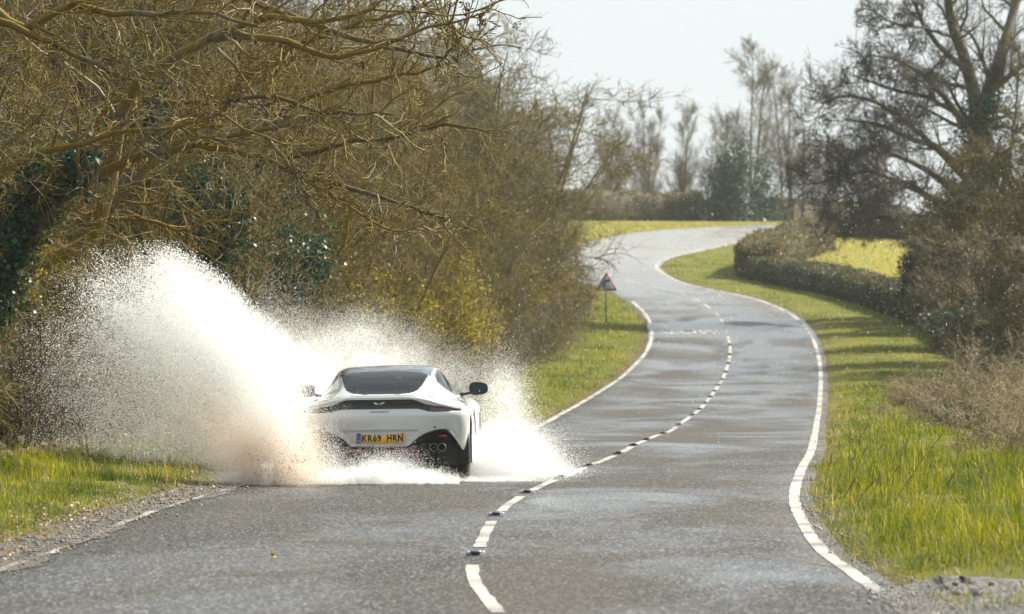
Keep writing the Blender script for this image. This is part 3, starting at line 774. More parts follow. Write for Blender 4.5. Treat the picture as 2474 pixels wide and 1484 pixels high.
lA = [limb([(-60,1010,56.5),(40,640,56.3),(150,480,56),(300,392,55.6),(470,350,55.2),(700,300,54.8)], 0.125, 0.03),
      limb([(60,640,58.6),(240,560,58.4),(300,240,57.5),(400,155,57),(500,97,56.5),(640,42,56),(760,58,55.6),(905,20,55.2)], 0.115, 0.03),
      limb([(-40,10,55),(60,62,54.8),(180,18,54.6),(330,36,54.4),(470,28,54),(620,62,53.6)], 0.075, 0.02),
      limb([(-30,30,54.6),(75,85,54.5),(170,125,54.3),(270,175,54),(330,200,53.7)], 0.06, 0.014),
      limb([(-20,420,55.5),(85,380,55.3),(200,345,55),(300,318,54.8),(425,310,54.5),(520,272,54.2),(640,330,54)], 0.05, 0.015),
      limb([(525,95,56.5),(600,85,56.2),(700,105,55.8),(800,140,55.5),(905,115,55.2),(1060,60,55),(1100,70,54.8)], 0.06, 0.014),
      limb([(350,240,57),(450,250,56.6),(550,248,56.2),(640,225,55.8),(760,270,55.4),(850,272,55.2),(945,277,55)], 0.05, 0.014),
      limb([(470,350,55.2),(600,372,55.1),(690,405,55),(780,460,54.8),(880,522,54.6),(960,560,54.4)], 0.045, 0.013),
      limb([(560,-20,58),(700,40,57.6),(850,95,57.2),(980,120,56.8),(1075,135,56.4),(1112,90,56.2)], 0.06, 0.014),
      limb([(640,330,54),(700,400,54),(740,470,54),(790,560,54)], 0.03, 0.012)]
tA, cA, tipsA = ash(lA, 7, 1.25)
e = empty('ash_tree', (float(at(-60,1010,56.5).x), 56.5, gz(-6, 56.5)), 0, 'ivy-clad mossy tree at the far left whose long limbs reach over the road', 'tree')
M_off = np.array(e.location)
def shifted(levels): return [(P-M_off, R, s) for P, R, s in levels]
for i in range(2): obj('trunk', merge(shifted([(tA[0][0][i:i+1], tA[0][1][i:i+1], 9)])).mesh('trunk', True), M['bark_ash'], e)
for i in range(2, len(lA)):
    obj('limb', merge(shifted([(tA[0][0][i:i+1], tA[0][1][i:i+1], 7)])).mesh('limb', True), M['bark_ash'], e)
obj('crown', merge(shifted(cA)).mesh('crown', True), M['bark_ash_twig'], e)
# hanging bunches of old seeds
pick = tipsA[rg.choice(len(tipsA), 190, replace=False)]
sel = pick[(pick[:,2] > 3.0)]
for c in sel[:70]:
    pass
v, q = leaves(rg, 40*26, sel[:40], (0.028,0.028,0.04), 0.024, 0, 1.6)
v2, q2 = leaves(rg, 40*14, sel[70:110] if len(sel) > 80 else sel, (0.018,0.018,0.026), 0.02, 0, 1.5)
g = Geo(); g.add(v-M_off, q); g.add(v2-M_off, q2)
props(obj('seed_bunches', g.mesh('seed_bunches'), M['seed'], e), kind='stuff')
# ivy sleeve on its leaning trunk
tp = catmull(np.array([at(x, y, Y) for x, y, Y in [(-10,760,56.2),(20,620,56.15),(60,520,56.1),(110,440,56),(200,392,55.8)]]), 8)
v, q = leaves(rg, 3600, tp, (0.15,0.15,0.13), 0.065, 0.0, 1.1)
props(obj('ivy', np_mesh('ivy', v-M_off, [q]), M['ivy'], e), kind='stuff')

# a second ash further along and thin pale poles in between
lB = [limb([(560,980,72),(430,640,71.5),(330,480,71),(420,330,70.4),(560,210,70)], 0.11, 0.03),
      limb([(330,1000,66),(140,640,65.5),(240,540,65.2),(330,430,65),(480,300,64.6),(640,190,64.2)], 0.12, 0.035),
      limb([(700,380,70),(820,350,69),(960,330,68),(1080,300,67),(1180,320,66)], 0.055, 0.014),
      limb([(640,300,70),(780,220,69),(930,190,68.5),(1040,170,68),(1130,120,67)], 0.06, 0.014),
      limb([(760,430,70),(900,470,69),(1050,520,68),(1150,560,67)], 0.05, 0.013),
      limb([(560,210,70),(700,120,69),(860,60,68.4),(1000,20,68),(1090,-20,67)], 0.06, 0.014)]
tB, cB, tipsB = ash(lB, 8, 1.15)
e = empty('ash_tree', (float(at(560,980,72).x), 72, gz(-4, 72)), 0, 'mossy tree with two bowed trunks behind the tall water plume', 'tree')
M_off = np.array(e.location)
for i in range(2): obj('trunk', merge(shifted([(tB[0][0][i:i+1], tB[0][1][i:i+1], 9)])).mesh('trunk', True), M['bark_ash'], e)
for i in range(2, len(lB)):
    obj('limb', merge(shifted([(tB[0][0][i:i+1], tB[0][1][i:i+1], 7)])).mesh('limb', True), M['bark_ash'], e)
obj('crown', merge(shifted(cB)).mesh('crown', True), M['bark_ash_twig'], e)

# ivy-covered stumps and evergreen bushes inside the wood
def leaf_bush(name, c, rad, n, size, mat, label, cat, seed, twigs=True, up=0.3, tm='twig_thicket'):
    rg = np.random.default_rng(seed)
    x, y, z = c; zg = min(gz(x, y), z-rad[2]*0.3)
    e = empty(name, (x, y, zg), 0, label, cat)
    cl = rg.normal(0, 1, (30,3)); cl = norm(cl)*rg.random((30,1))**0.5*1.12
    cl = cl*np.asarray(rad)+np.array([0,0,z-zg])
    v, q = leaves(rg, n, cl, np.asarray(rad)*0.20*np.where(rg.random((n,1)) < 0.2, 1.9, 0.8), size, up, 1.25)
    m_ = np.zeros(3); 
    P, R = stems(rg, 7, (z-zg)+rad[2]*0.7, min(0.9, rad[0]/(z-zg+rad[2])*1.3), 0.022, 6, 0.12, 0.03, rad[0]*0.12)
    P1, R1 = grow(rg, P, R, 10, (0.3,1.0), (0.4,1.1), (0.25,0.5), 0.6, 4, 0.2, (0,0,0.03), 0.007, 0.3)
    P2, R2 = grow(rg, P1, R1, 5, (0.2,1.0), (0.4,1.1), (0.3,0.6), 0.6, 3, 0.2, (0,0,0.0), 0.005, 0.3)
    obj('stem', merge([(P, R, 5), (P1, R1, 3), (P2, R2, 3)]).mesh('stem'), M[tm], e)
    props(obj('foliage', np_mesh('foliage', v, [q]), M[mat], e), kind='stuff')
    return e
leaf_bush('ivy_bush', tuple(at(520,530,67)), (0.5,0.55,0.8), 3300, 0.05, 'ivy', 'dark glossy ivy mass hanging in the wood above the splash', 'ivy', 41)
leaf_bush('ivy_bush', tuple(at(735,640,75)), (0.5,0.6,0.6), 1700, 0.05, 'ivy', 'smaller dark ivy clump in the wood right of the plume crest', 'ivy', 42)
leaf_bush('ivy_bush', tuple(at(385,310,66)), (0.16,0.2,0.35), 900, 0.055, 'ivy', 'small ivy clump high on a trunk in the wood', 'ivy', 43)
leaf_bush('budding_shrub', tuple(at(60,650,59)), (0.36,0.3,0.55), 1700, 0.034, 'bud_leaf', 'yellow-green budding shrub below the ivy trunk at the left edge', 'shrub', 44)
leaf_bush('budding_shrub', tuple(at(1075,725,104)), (0.85,0.8,0.95), 4200, 0.05, 'bud_leaf', 'yellow-green budding shrub in the wood above the white car', 'shrub', 45)
leaf_bush('budding_shrub', tuple(at(1010,770,100)), (0.55,0.6,0.7), 1500, 0.05, 'bud_leaf', 'small yellowish shrub just left of the larger budding shrub', 'shrub', 46)
leaf_bush('budding_shrub', tuple(at(1240,640,140)), (1.0,0.9,1.2), 1600, 0.055, 'bud_leaf', 'thin budding shrub at the wood edge beyond the car', 'shrub', 47)
leaf_bush('budding_shrub', tuple(at(1150,800,112)), (0.55,0.6,0.6), 1300, 0.045, 'bud_leaf', 'low yellow-green shrub at the foot of the wood right of the large budding shrub', 'shrub', 61)
leaf_bush('budding_shrub', tuple(at(880,720,90)), (0.6,0.6,0.8), 1200, 0.042, 'bud_leaf', 'thin yellowish shrub in the wood above the middle of the splash', 'shrub', 62)
leaf_bush('budding_shrub', tuple(at(1330,700,158)), (0.7,0.7,1.2), 1300, 0.055, 'bud_leaf', 'thin yellow-green shrub at the wood edge left of the road sign', 'shrub', 63)
leaf_bush('verge_bush', tuple(at(1395,725,170)), (0.7,0.8,0.85), 1500, 0.06, 'hedge_leaf_warm', 'brown bush beside the road sign on the left verge', 'shrub', 49, tm='twig_grey')

# far trees
def make_far(seed, h, n, splay, col):
    rg = np.random.default_rng(seed)
    P, R = stems(rg, n, h, splay, 0.11, 8, 0.05, 0.12, 0.3)
    P1, R1 = grow(rg, P, R, 20, (0.12,1.0), (0.5,1.0), (0.22,0.46), 0.45, 5, 0.12, (0,0,0.12), 0.015, 0.6)
    P2, R2 = grow(rg, P1, R1, 10, (0.15,1.0), (0.3,0.9), (0.35,0.65), 0.55, 3, 0.16, (0,0,0.08), 0.009, 0.4)
    P3, R3 = grow(rg, P2, R2, 9, (0.1,1.0), (0.3,1.0), (0.35,0.8), 0.7, 2, 0.15, (0,0,0.04), 0.0065, 0.3)
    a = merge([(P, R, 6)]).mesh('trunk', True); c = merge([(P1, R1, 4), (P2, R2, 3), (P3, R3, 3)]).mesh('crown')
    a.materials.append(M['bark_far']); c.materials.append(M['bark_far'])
    return a, c
FT = [make_far(61, 10.0, 2, 0.12, 0), make_far(62, 10.0, 5, 0.35, 0), make_far(63, 10.0, 4, 0.2, 0)]
def far_tree(name, px, ytop, ybase, Y, v, label, wid=1.0):
    p = at(px, ybase, Y); hgt = (ybase-ytop)*Y/F
    s = hgt/10.2
    put(name, FT[v][0], FT[v][1], (p.x, Y, min(p.z, gz(p.x, Y)+0.0)), px*0.7, (s*wid, s*wid, (hgt+max(0, p.z-gz(p.x, Y)))/10.2), None, None, label, 'tree')
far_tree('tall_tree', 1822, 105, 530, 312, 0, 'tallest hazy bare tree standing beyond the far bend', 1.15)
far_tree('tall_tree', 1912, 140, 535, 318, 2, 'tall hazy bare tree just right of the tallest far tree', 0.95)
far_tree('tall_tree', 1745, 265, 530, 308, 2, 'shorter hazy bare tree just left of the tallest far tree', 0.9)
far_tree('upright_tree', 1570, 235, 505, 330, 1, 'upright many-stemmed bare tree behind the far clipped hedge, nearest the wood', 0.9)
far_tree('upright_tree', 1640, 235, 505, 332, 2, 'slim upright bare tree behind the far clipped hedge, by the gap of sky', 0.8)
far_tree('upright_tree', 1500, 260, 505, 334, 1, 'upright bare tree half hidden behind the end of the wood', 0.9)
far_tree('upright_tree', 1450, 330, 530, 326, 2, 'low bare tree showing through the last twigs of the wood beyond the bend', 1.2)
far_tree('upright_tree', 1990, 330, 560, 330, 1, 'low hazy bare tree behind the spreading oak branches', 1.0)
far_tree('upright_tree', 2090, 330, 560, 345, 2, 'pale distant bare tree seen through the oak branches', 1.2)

def hedge(name, pts, w, h, n, size, mats, label, seed, rough=0.11):
    """clipped hedge along world points (x, y): twiggy core with leaves and twig ends standing out of it"""
    rg = np.random.default_rng(seed)
    C = catmull(np.array(pts, float), 10); ls = np.concatenate([[0], np.cumsum(np.linalg.norm(np.diff(C, axis=0), axis=1))]); ss = np.linspace(0, ls[-1], int(ls[-1]/0.4)); C = np.stack([np.interp(ss, ls, C[:,0]), np.interp(ss, ls, C[:,1])], 1)
    T = norm(np.gradient(C, axis=0)); Nn = np.stack([T[:,1], -T[:,0]], 1)
    m_ = 14; a = np.linspace(0, 2*np.pi, m_, endpoint=False)
    sx = np.sign(np.cos(a))*abs(np.cos(a))**0.5*w*0.5; sz = (np.sign(np.sin(a))*abs(np.sin(a))**0.5*0.5+0.5)*h
    zc = ground(C[:,0], C[:,1])-0.1
    o = np.array([C[0,0], C[0,1], zc[0]])
    hh = 1+0.10*vnoise(ss*0.45+seed, np.zeros(len(C)))*2
    ls = np.concatenate([[0], np.cumsum(np.linalg.norm(np.diff(C, axis=0), axis=1))]); ef = np.sqrt(np.clip(1-(1-np.clip(np.minimum(ls, ls[-1]-ls)/1.1, 0.02, 1))**2, 0.02, 1))[:,None]
    sx = sx[None]*ef; hh = hh*(0.7+0.3*ef[:,0])
    V = np.stack([C[:,None,0]+Nn[:,None,0]*sx, C[:,None,1]+Nn[:,None,1]*sx, zc[:,None]+sz[None]*hh[:,None]], -1)
    V += rg.normal(0, rough*0.5, V.shape)
    i = np.arange(len(C)-1)[:,None]*m_; k = np.arange(m_)[None]; k2 = (k+1)%m_
    q = np.stack([i+k, i+m_+k, i+m_+k2, i+k2], -1).reshape(-1,4)
    e = empty(name, tuple(o), 0, label, 'hedge')
    caps = [np.arange(m_)[None], (np.arange(m_)[::-1]+(len(C)-1)*m_)[None]]
    obj('core', np_mesh('core', V.reshape(-1,3)*1.0-o, [q]+caps), M['hedge_core'], e)
    # surface points
    pj = 1+4.0*(np.minimum(np.arange(len(C)-1), np.arange(len(C)-1)[::-1]) < 3); jj = rg.choice(len(C)-1, n, p=pj/pj.sum()); kk = rg.integers(0, m_, n); f = rg.random((n,1)); f2 = rg.random((n,1))
    A = V[jj,kk]*(1-f)+V[jj+1,kk]*f; B = V[jj,(kk+1)%m_]*(1-f)+V[jj+1,(kk+1)%m_]*f
    S0 = A*(1-f2)+B*f2
    out = norm(S0-np.stack([C[jj,0], C[jj,1], zc[jj]+h*0.4], 1))
    v, q = leaves(rg, n, S0+out*rg.random((n,1))*rough*0.9, (0.03,0.03,0.03), size, 0.2, 1.3)
    oi_ = np.arange(n)
    half = n//2
    v = v.reshape(-1,4,3)-o
    patchy = vnoise(S0[:,0]*0.5+seed, S0[:,1]*0.35)+rg.normal(0, 0.12, n) > 0.02
    for nm, sel_, mt in (('foliage', patchy, mats[0]), ('foliage', ~patchy, mats[1])):
        vv = v[sel_].reshape(-1,3)
        props(obj(nm, np_mesh(nm, vv, [np.arange(len(vv)).reshape(-1,4)]), M[mt], e), kind='stuff')
    # twig ends
    mT = n//4; st = S0[:mT]-o; d = norm(out[:mT]+rg.normal(0, 0.5, (mT,3))+np.array([0,0,0.35]))
    P = np.stack([st, st+d*rough*1.0, st+d*rough*1.9+rg.normal(0, 0.03, (mT,3))], 1)
    props(obj('twigs', merge([(P, np.full((mT,3), 0.008), 3)]).mesh('twigs'), M['twig_thicket'], e), kind='stuff')
    return e

# right: clipped roadside hedge, its return up the bend, the far hedges
hp = [at(x, y, 1) for x, y in []]
def hpx(pts): return [tuple(gp(x, y)) for x, y in pts]
def wpts(pts): return [((x-CXP)*Y/F, Y) for x, Y in pts]
hedge('clipped_hedge', wpts([(1838,206),(1930,199),(2040,191),(2150,181),(2280,168),(2420,152)]), 1.4, 0.98, 30000, 0.085, ('evergreen','hedge_leaf'), 'dark clipped hedge running along the verge inside the right-hand bend', 51)
hedge('clipped_hedge', wpts([(1826,206),(1850,213),(1890,222),(1935,230),(1975,236)]), 1.7, 1.5, 15000, 0.085, ('hedge_leaf_warm','hedge_leaf'), 'sunlit brownish hedge climbing round the bend beside the small field', 52)
hedge('clipped_hedge', wpts([(1965,252),(2050,252),(2180,250),(2330,247)]), 1.5, 1.25, 7000, 0.08, ('hedge_leaf_warm','hedge_leaf'), 'pale hazy hedge along the top of the small yellow field', 53)
hedge('clipped_hedge', wpts([(1340,297),(1420,299),(1500,302),(1580,304),(1650,305),(1690,306)]), 2.2, 2.0, 8000, 0.09, ('hedge_leaf_warm','hedge_leaf_warm'), 'long clipped hedge on the outside of the far bend', 54)
hedge('clipped_hedge', wpts([(1700,306),(1745,307),(1790,308)]), 2.0, 1.55, 4500, 0.09, ('hedge_leaf_warm','hedge_leaf_warm'), 'lower rounded hedge at the right end of the far bend hedge', 55)
hedge('field_hedge', wpts([(1860,330),(1950,336),(2060,345),(2200,350)]), 2.0, 2.2, 3500, 0.12, ('hedge_leaf','hedge_leaf_warm'), 'dim grey hedge on the horizon behind the oak branches', 56)
leaf_bush('evergreen_tree', tuple(at(1775,455,304)), (1.9,1.6,2.6), 7000, 0.13, 'evergreen', 'dark blue-green evergreen bush at the foot of the tall far trees', 'tree', 57, tm='bark_far')
leaf_bush('evergreen_tree', tuple(at(1845,500,306)), (0.9,1.0,1.3), 2500, 0.12, 'evergreen', 'smaller dark evergreen right of the big evergreen bush', 'tree', 58, tm='bark_far')

# the big oak on the right, limbs from the photo
rg = np.random.default_rng(88)
Yo = 176
lO = [limb([(2330,800,Yo),(2345,620,Yo),(2352,420,Yo),(2362,300,Yo),(2340,170,Yo),(2300,60,Yo-1),(2285,-60,Yo-1)], 0.50, 0.13),
      limb([(2345,640,Yo),(2365,400,Yo),(2385,240,Yo+1),(2420,130,Yo+1),(2450,20,Yo+2),(2470,-80,Yo+2)], 0.44, 0.11),
      limb([(2350,330,Yo),(2300,260,Yo-1),(2240,190,Yo-2),(2180,150,Yo-3),(2115,135,Yo-4)], 0.22, 0.05),
      limb([(2340,430,Yo),(2270,360,Yo-1),(2200,335,Yo-2),(2120,300,Yo-3),(2040,290,Yo-4)], 0.22, 0.05),
      limb([(2345,500,Yo),(2270,430,Yo-2),(2190,385,Yo-3),(2100,360,Yo-4),(2010,390,Yo-5)], 0.22, 0.045),
      limb([(2345,560,Yo),(2250,480,Yo-2),(2180,440,Yo-3),(2100,455,Yo-4),(2000,490,Yo-5)], 0.18, 0.04),
      limb([(2335,640,Yo),(2220,560,Yo-2),(2150,525,Yo-3),(2080,530,Yo-4),(2020,520,Yo-5)], 0.13, 0.035),
      limb([(2360,300,Yo),(2400,220,Yo+1),(2470,160,Yo+1),(2540,120,Yo+2)], 0.26, 0.08),
      limb([(2345,180,Yo),(2250,90,Yo),(2210,10,Yo),(2170,-50,Yo)], 0.17, 0.05),
      limb([(2340,440,Yo),(2230,330,Yo-1),(2130,255,Yo-3),(2050,232,Yo-4),(1985,250,Yo-5)], 0.17, 0.04),
      limb([(2345,530,Yo),(2200,455,Yo-2),(2090,415,Yo-4),(1965,445,Yo-5)], 0.16, 0.04),
      limb([(2345,300,Yo),(2250,240,Yo-1),(2150,215,Yo-2),(2060,180,Yo-3)], 0.15, 0.04),
      limb([(2300,90,Yo),(2240,70,Yo-1),(2170,60,Yo-2),(2110,30,Yo-2)], 0.12, 0.04)]
def oak(limbs, seed):
    rg = np.random.default_rng(seed)
    P = np.stack([l[0] for l in limbs]); R = np.stack([l[1] for l in limbs])
    P1, R1 = grow(rg, P, R, 19, (0.22,1.0), (0.4,1.1), (0.14,0.34), 0.42, 7, 0.2, (0,0,0.03), 0.020, 0.3)
    P2, R2 = grow(rg, P1, R1, 7, (0.2,1.0), (0.4,1.1), (0.35,0.7), 0.55, 5, 0.22, (0,0,0.04), 0.012, 0.3)
    P3, R3 = grow(rg, P2, R2, 6, (0.15,1.0), (0.4,1.2), (0.35,0.8), 0.6, 3, 0.25, (0,0,0.04), 0.0085, 0.2)
    P4, R4 = grow(rg, P3, R3, 3, (0.3,1.0), (0.4,1.2), (0.35,0.85), 0.7, 2, 0.25, (0,0,0.06), 0.0065, 0.2)
    return P, R, [(P1, R1, 5), (P2, R2, 4), (P3, R3, 3), (P4, R4, 3)], P2
lO = [(p_, r_*(0.9 if j_ < 2 else 0.68)) for j_, (p_, r_) in enumerate(lO)]
P, R, crw, P2o = oak(lO, 9)
zo = gz(lO[0][0][0][0], Yo)
e = empty('oak_tree', (float(lO[0][0][0][0]), Yo, zo), 0, 'big dark spreading bare tree with ivy on its trunk at the right', 'tree')
M_off = np.array(e.location)
P[0,0,2] = zo-0.2
for i in range(2): obj('trunk', merge(shifted([(P[i:i+1], R[i:i+1], 9)])).mesh('trunk', True), M['bark_dark'], e)
for i in range(2, len(lO)): obj('limb', merge(shifted([(P[i:i+1], R[i:i+1], 7)])).mesh('limb', True), M['bark_dark'], e)
obj('crown', merge(shifted(crw)).mesh('crown'), M['twig_dark'], e)
tp = catmull(np.array([at(x, y, Yo) for x, y in [(2335,760),(2345,600),(2350,450),(2360,320),(2395,250)]]), 8)
v, q = leaves(rg, 4500, tp, (0.36,0.36,0.3), 0.11, 0.0, 1.1)
props(obj('ivy', np_mesh('ivy', v-M_off, [q]), M['ivy'], e), kind='stuff')

# thinner tree at the right edge
lT = [limb([(2462,900,150),(2470,700,150),(2465,560,150),(2430,480,149),(2400,420,148)], 0.10, 0.03),
      limb([(2470,640,150),(2450,500,150),(2440,400,150),(2450,300,150),(2462,180,150)], 0.10, 0.03),
      limb([(2462,420,150),(2420,370,149),(2380,370,148),(2330,400,147)], 0.06, 0.02),
      limb([(2445,520,150),(2380,510,149),(2320,480,148),(2260,520,147)], 0.05, 0.02),
      limb([(2470,760,150),(2500,600,150),(2530,400,150),(2560,200,151)], 0.12, 0.04)]
P, R, crw, _ = oak(lT, 10)
crw = crw[:3]
zo = gz(lT[0][0][0][0], 150)
e = empty('slender_tree', (float(lT[0][0][0][0]), 150, zo), 0, 'slender crooked bare tree at the right edge in front of the big oak', 'tree')
M_off = np.array(e.location); P[:,0,2] = np.minimum(P[:,0,2], P[:,0,2]); P[0,0,2] = zo-0.2
obj('trunk', merge(shifted([(P[:1], R[:1], 7)])).mesh('trunk', True), M['bark_dark'], e)
for i in range(1, len(lT)): obj('limb', merge(shifted([(P[i:i+1], R[i:i+1], 6)])).mesh('limb', True), M['bark_dark'], e)
obj('crown', merge(shifted(crw)).mesh('crown'), M['bark_thicket'], e)

# thicket under the oak
rng = np.random.default_rng(12)
TD = [make_thicket(71, 5.5, 7, 0.6, 9, 8, 8, 3, 0.05, 0.010), make_thicket(72, 4.0, 8, 0.8, 9, 8, 8, 3, 0.04, 0.010)]
TD[0][0].materials.append(M['bark_dark']); TD[0][1].materials.append(M['bark_thicket']); TD[1][0].materials.append(M['bark_dark']); TD[1][1].materials.append(M['twig_grey'])
for (px, Y, v, s, lab) in [(2285,172,0,0.72,'brown leafless thicket left of the oak trunk behind the hedge'), (2330,166,0,0.90,'tall brown thicket in front of the oak trunk'), (2405,158,0,0.95,'tall brown thicket right of the oak trunk'),
                           (2470,148,0,1.05,'tall olive thicket at the right edge below the slender tree'), (2300,156,1,0.85,'low dark thicket against the near end of the hedge'), (2360,142,1,0.95,'low dark thicket in the shade below the oak'),
                           (2440,130,1,0.95,'low dark thicket by the right edge behind the brambles'), (2540,140,0,1.0,'thicket beyond the right edge, only its left side in view'), (2460,172,0,1.15,'tall thicket behind the slender tree')]:
    x = (px-CXP)*Y/F
    put('thicket_bush', TD[v][0], TD[v][1], (x, Y, gz(x, Y)), px*1.3, s, None, None, lab, 'thicket')
leaf_bush('ivy_bush', tuple(at(2235,640,170)), (0.75,0.8,1.3), 5200, 0.10, 'ivy', 'dark ivy-covered bush at the end of the clipped hedge under the oak', 'ivy', 81, tm='bark_dark')
leaf_bush('ivy_bush', tuple(at(2300,655,168)), (0.5,0.8,0.9), 2600, 0.10, 'ivy', 'dark ivy clump to the right of the ivy-covered bush', 'ivy', 82, tm='bark_dark')
leaf_bush('ivy_bush', tuple(at(2330,790,135)), (0.8,0.9,0.55), 3200, 0.08, 'evergreen', 'dark low evergreen in the shaded hollow on the right', 'shrub', 83, tm='bark_dark')

# brambles and dead stems on the right bank
BR = [make_scrub(91, 1.1, 22), make_scrub(92, 0.8, 26)]
for a, c, _ in BR: a.materials.append(M['bramble']); c.materials.append(M['bramble'])
for (px, py, Y, s, v, lab) in [(2205,905,112,0.75,0,'dry tan bramble heap at the verge top, leftmost of the brambles'), (2260,915,106,0.9,1,'dry tan bramble heap beside the leftmost bramble'), (2310,950,100,1.0,0,'dry bramble mound in the middle of the right bank'),
                               (2380,960,96,1.15,0,'tall dry bramble mound right of the middle one'), (2440,905,112,1.45,0,'large round tan bush at the right edge below the trees'), (2440,1000,86,1.15,1,'dry bramble mound at the right edge above the ivy patch'),
                               (2330,1010,86,0.75,1,'low bramble at the top of the grass slope'), (2500,1060,76,1.0,0,'dry bramble at the right edge of the bank'), (2440,1120,68,0.62,1,'low dead stems beside the grass at the right edge'), (2420,1055,72,0.75,0,'dry tan bramble reaching down the grass slope at the right'), (2490,1100,64,0.7,1,'low dry bramble nearest the camera at the right edge'), (2250,960,98,0.55,1,'small dead tuft in the grass of the right bank')]:
    x = (px-CXP)*Y/F
    put('bramble_bush', BR[v][0], BR[v][1], (x, Y, gz(x, Y)), px*0.9, s, None, None, lab, 'bramble')
leaf_bush('low_ivy', tuple(at(2370,1010,84)), (0.5,0.5,0.22), 1100, 0.06, 'evergreen', 'low grey-green leafy patch among the brambles on the right bank', 'plant', 84)
leaf_bush('low_ivy', tuple(at(2290,1000,88)), (0.3,0.3,0.14), 500, 0.06, 'evergreen', 'small dark leafy patch left of the larger one on the bank', 'plant', 85)

# ------------------------------------------------------------------ grass
def blades(rng, x, y, z, h, w, lean=0.5, extra=0.0):
    n = len(x)
    a = rng.uniform(0, 2*np.pi, n); wd = np.stack([np.cos(a), np.sin(a), np.zeros(n)], 1)
    b_ = rng.uniform(0, 2*np.pi, n); ln = (rng.random(n)**0.7*lean)[:,None]*np.stack([np.cos(b_), np.sin(b_), np.zeros(n)], 1)+np.array([-0.10, 0.0, 0])+extra
    p0 = np.stack([x, y, z-0.02], 1); hh = h[:,None]
    m1 = p0+hh*(np.array([0,0,0.62])+ln*0.28); tip = p0+hh*(np.array([0,0,1.0])*np.sqrt(np.maximum(0.15, 1-0.5*(ln**2).sum(1, keepdims=True)))+ln*0.95)
    ww = (w*0.5)[:,None]*wd
    v = np.stack([p0-ww, p0+ww, m1+ww*0.8, m1-ww*0.8, tip], 1).reshape(-1,3)
    i = np.arange(n)*5
    return v, np.stack([i, i+1, i+2, i+3], 1), np.stack([i+3, i+2, i+4], 1)

def grass_field(name, n, Ya, Yb, side, dmin, dmax, hfun, wfun, mat, seed, dens=None, lean=0.6, power=1.0):
    rng = np.random.default_rng(seed)
    # sample along the road between stations, density falling with distance
    A = Lp if side < 0 else Rp; W = wL if side < 0 else wR
    ka, kb = int(np.argmax(A[:,1] > Ya)), int(np.argmax(Cp[:,1] > Yb)) or len(Cp)-1
    pr = 1.0/np.maximum(A[ka:kb,1], 20)**power; pr /= pr.sum()
    k = rng.choice(np.arange(ka, kb), n, p=pr)
    d = dmin+(dmax-dmin)*rng.random(n)
    P = A[k]+W[k]*d[:,None]+rng.uniform(-0.3, 0.3, (n,2))
    x, y = P[:,0], P[:,1]
    cl = vnoise(x*1.7+seed, y*1.7)+0.6*vnoise(x*4.1, y*4.1+seed)
    keep = rng.random(n) < np.clip(0.72+cl*0.9, 0.12, 1)
    e0 = edge_dist(x, y)
    keep &= (e0[0] > (0.14 if side < 0 else 0.13)+0.10*vnoise(x*3, y*3)) & (e0[1] == side)
    if dens is not None: keep &= rng.random(n) < dens(x, y, d)
    x, y, cl, d = x[keep], y[keep], cl[keep], d[keep]
    e1 = tuple(a[keep] for a in e0)
    # most blades gather into tussocks: each takes a place about some tussock's middle
    nB = len(x); nT = max(10, nB//16); ci = rng.choice(nB, nT, replace=False); big = np.exp(rng.normal(0, 0.38, nT))
    who = rng.integers(0, nT, nB); inT = rng.random(nB) < 0.72
    gs = 0.085*np.clip(y[ci]/50, 0.9, 2.6)*big
    of = rng.normal(0, 1, (nB, 2))*gs[who][:,None]*np.array([1.0, 1.25])
    x = np.where(inT, x[ci][who]+of[:,0], x); y = np.where(inT, y[ci][who]+of[:,1], y)
    cl = np.where(inT, cl[ci][who], cl); d = np.where(inT, d[ci][who], d)
    rr = np.hypot(of[:,0], of[:,1])/gs[who]
    dome = np.where(inT, np.clip(1.15-0.28*rr, 0.4, 1.15)*big[who]**0.9, 0.6)
    out_d = np.where(inT[:,None], np.concatenate([of/gs[who][:,None], np.zeros((nB,1))], 1)*0.62, 0)
    e1 = edge_dist(x, y); inr = (e1[0] > 0.10) & (e1[1] == side)
    x, y, cl, d, dome, out_d = x[inr], y[inr], cl[inr], d[inr], dome[inr], out_d[inr]; e1 = tuple(q_[inr] for q_ in e1)
    z = ground(x, y, e1)
    h = hfun(x, y, e1[0], cl)*rng.uniform(0.55, 1.25, len(x))*dome
    v, q, t3 = blades(rng, x, y, z, h, wfun(y)*rng.uniform(0.6, 1.3, len(x)), lean, out_d)
    return obj(name, np_mesh(name, v, [q, t3]), M[mat], kind='stuff')
def lay_clear(x, y): return 1-np.exp(-((x-3.9)/1.5)**2-((y-33.6)/1.9)**2)
wf = lambda y: 0.0055*np.clip(y/52, 0.9, 4)
near_left = lambda x, y, d, c: np.clip(0.07+0.07*sstep(0.2, 1.2, d)+0.12*c, 0.04, 0.24)
grass_field('grass', 98000, 33, 72, -1, 0.4, 3.6, near_left, wf, 'grass', 101, dens=lambda x, y, d: sstep(0.22, 0.7, d+0.40*vnoise(x*2, y*2))*(1-0.8*sstep(2.9, 3.6, d)), lean=0.95)
grass_field('grass', 60000, 72, 196, -1, 0.1, 3.6, lambda x, y, d, c: np.clip(0.09+0.08*c+0.04*sstep(0.2, 1.0, d), 0.04, 0.22), wf, 'grass', 102, lean=0.7)
near_right = lambda x, y, d, c: np.clip(0.07+0.13*sstep(0.1, 0.9, d)*(1-sstep(2.2, 4.0, d))*(1-0.5*sstep(60, 90, y))+0.14*c, 0.04, 0.36)*np.clip(lay_clear(x, y)*1.3, 0.1, 1)
grass_field('grass', 110000, 31, 62, 1, 0.12, 4.6, near_right, wf, 'grass', 103, dens=lambda x, y, d: lay_clear(x, y)**3, lean=0.95)
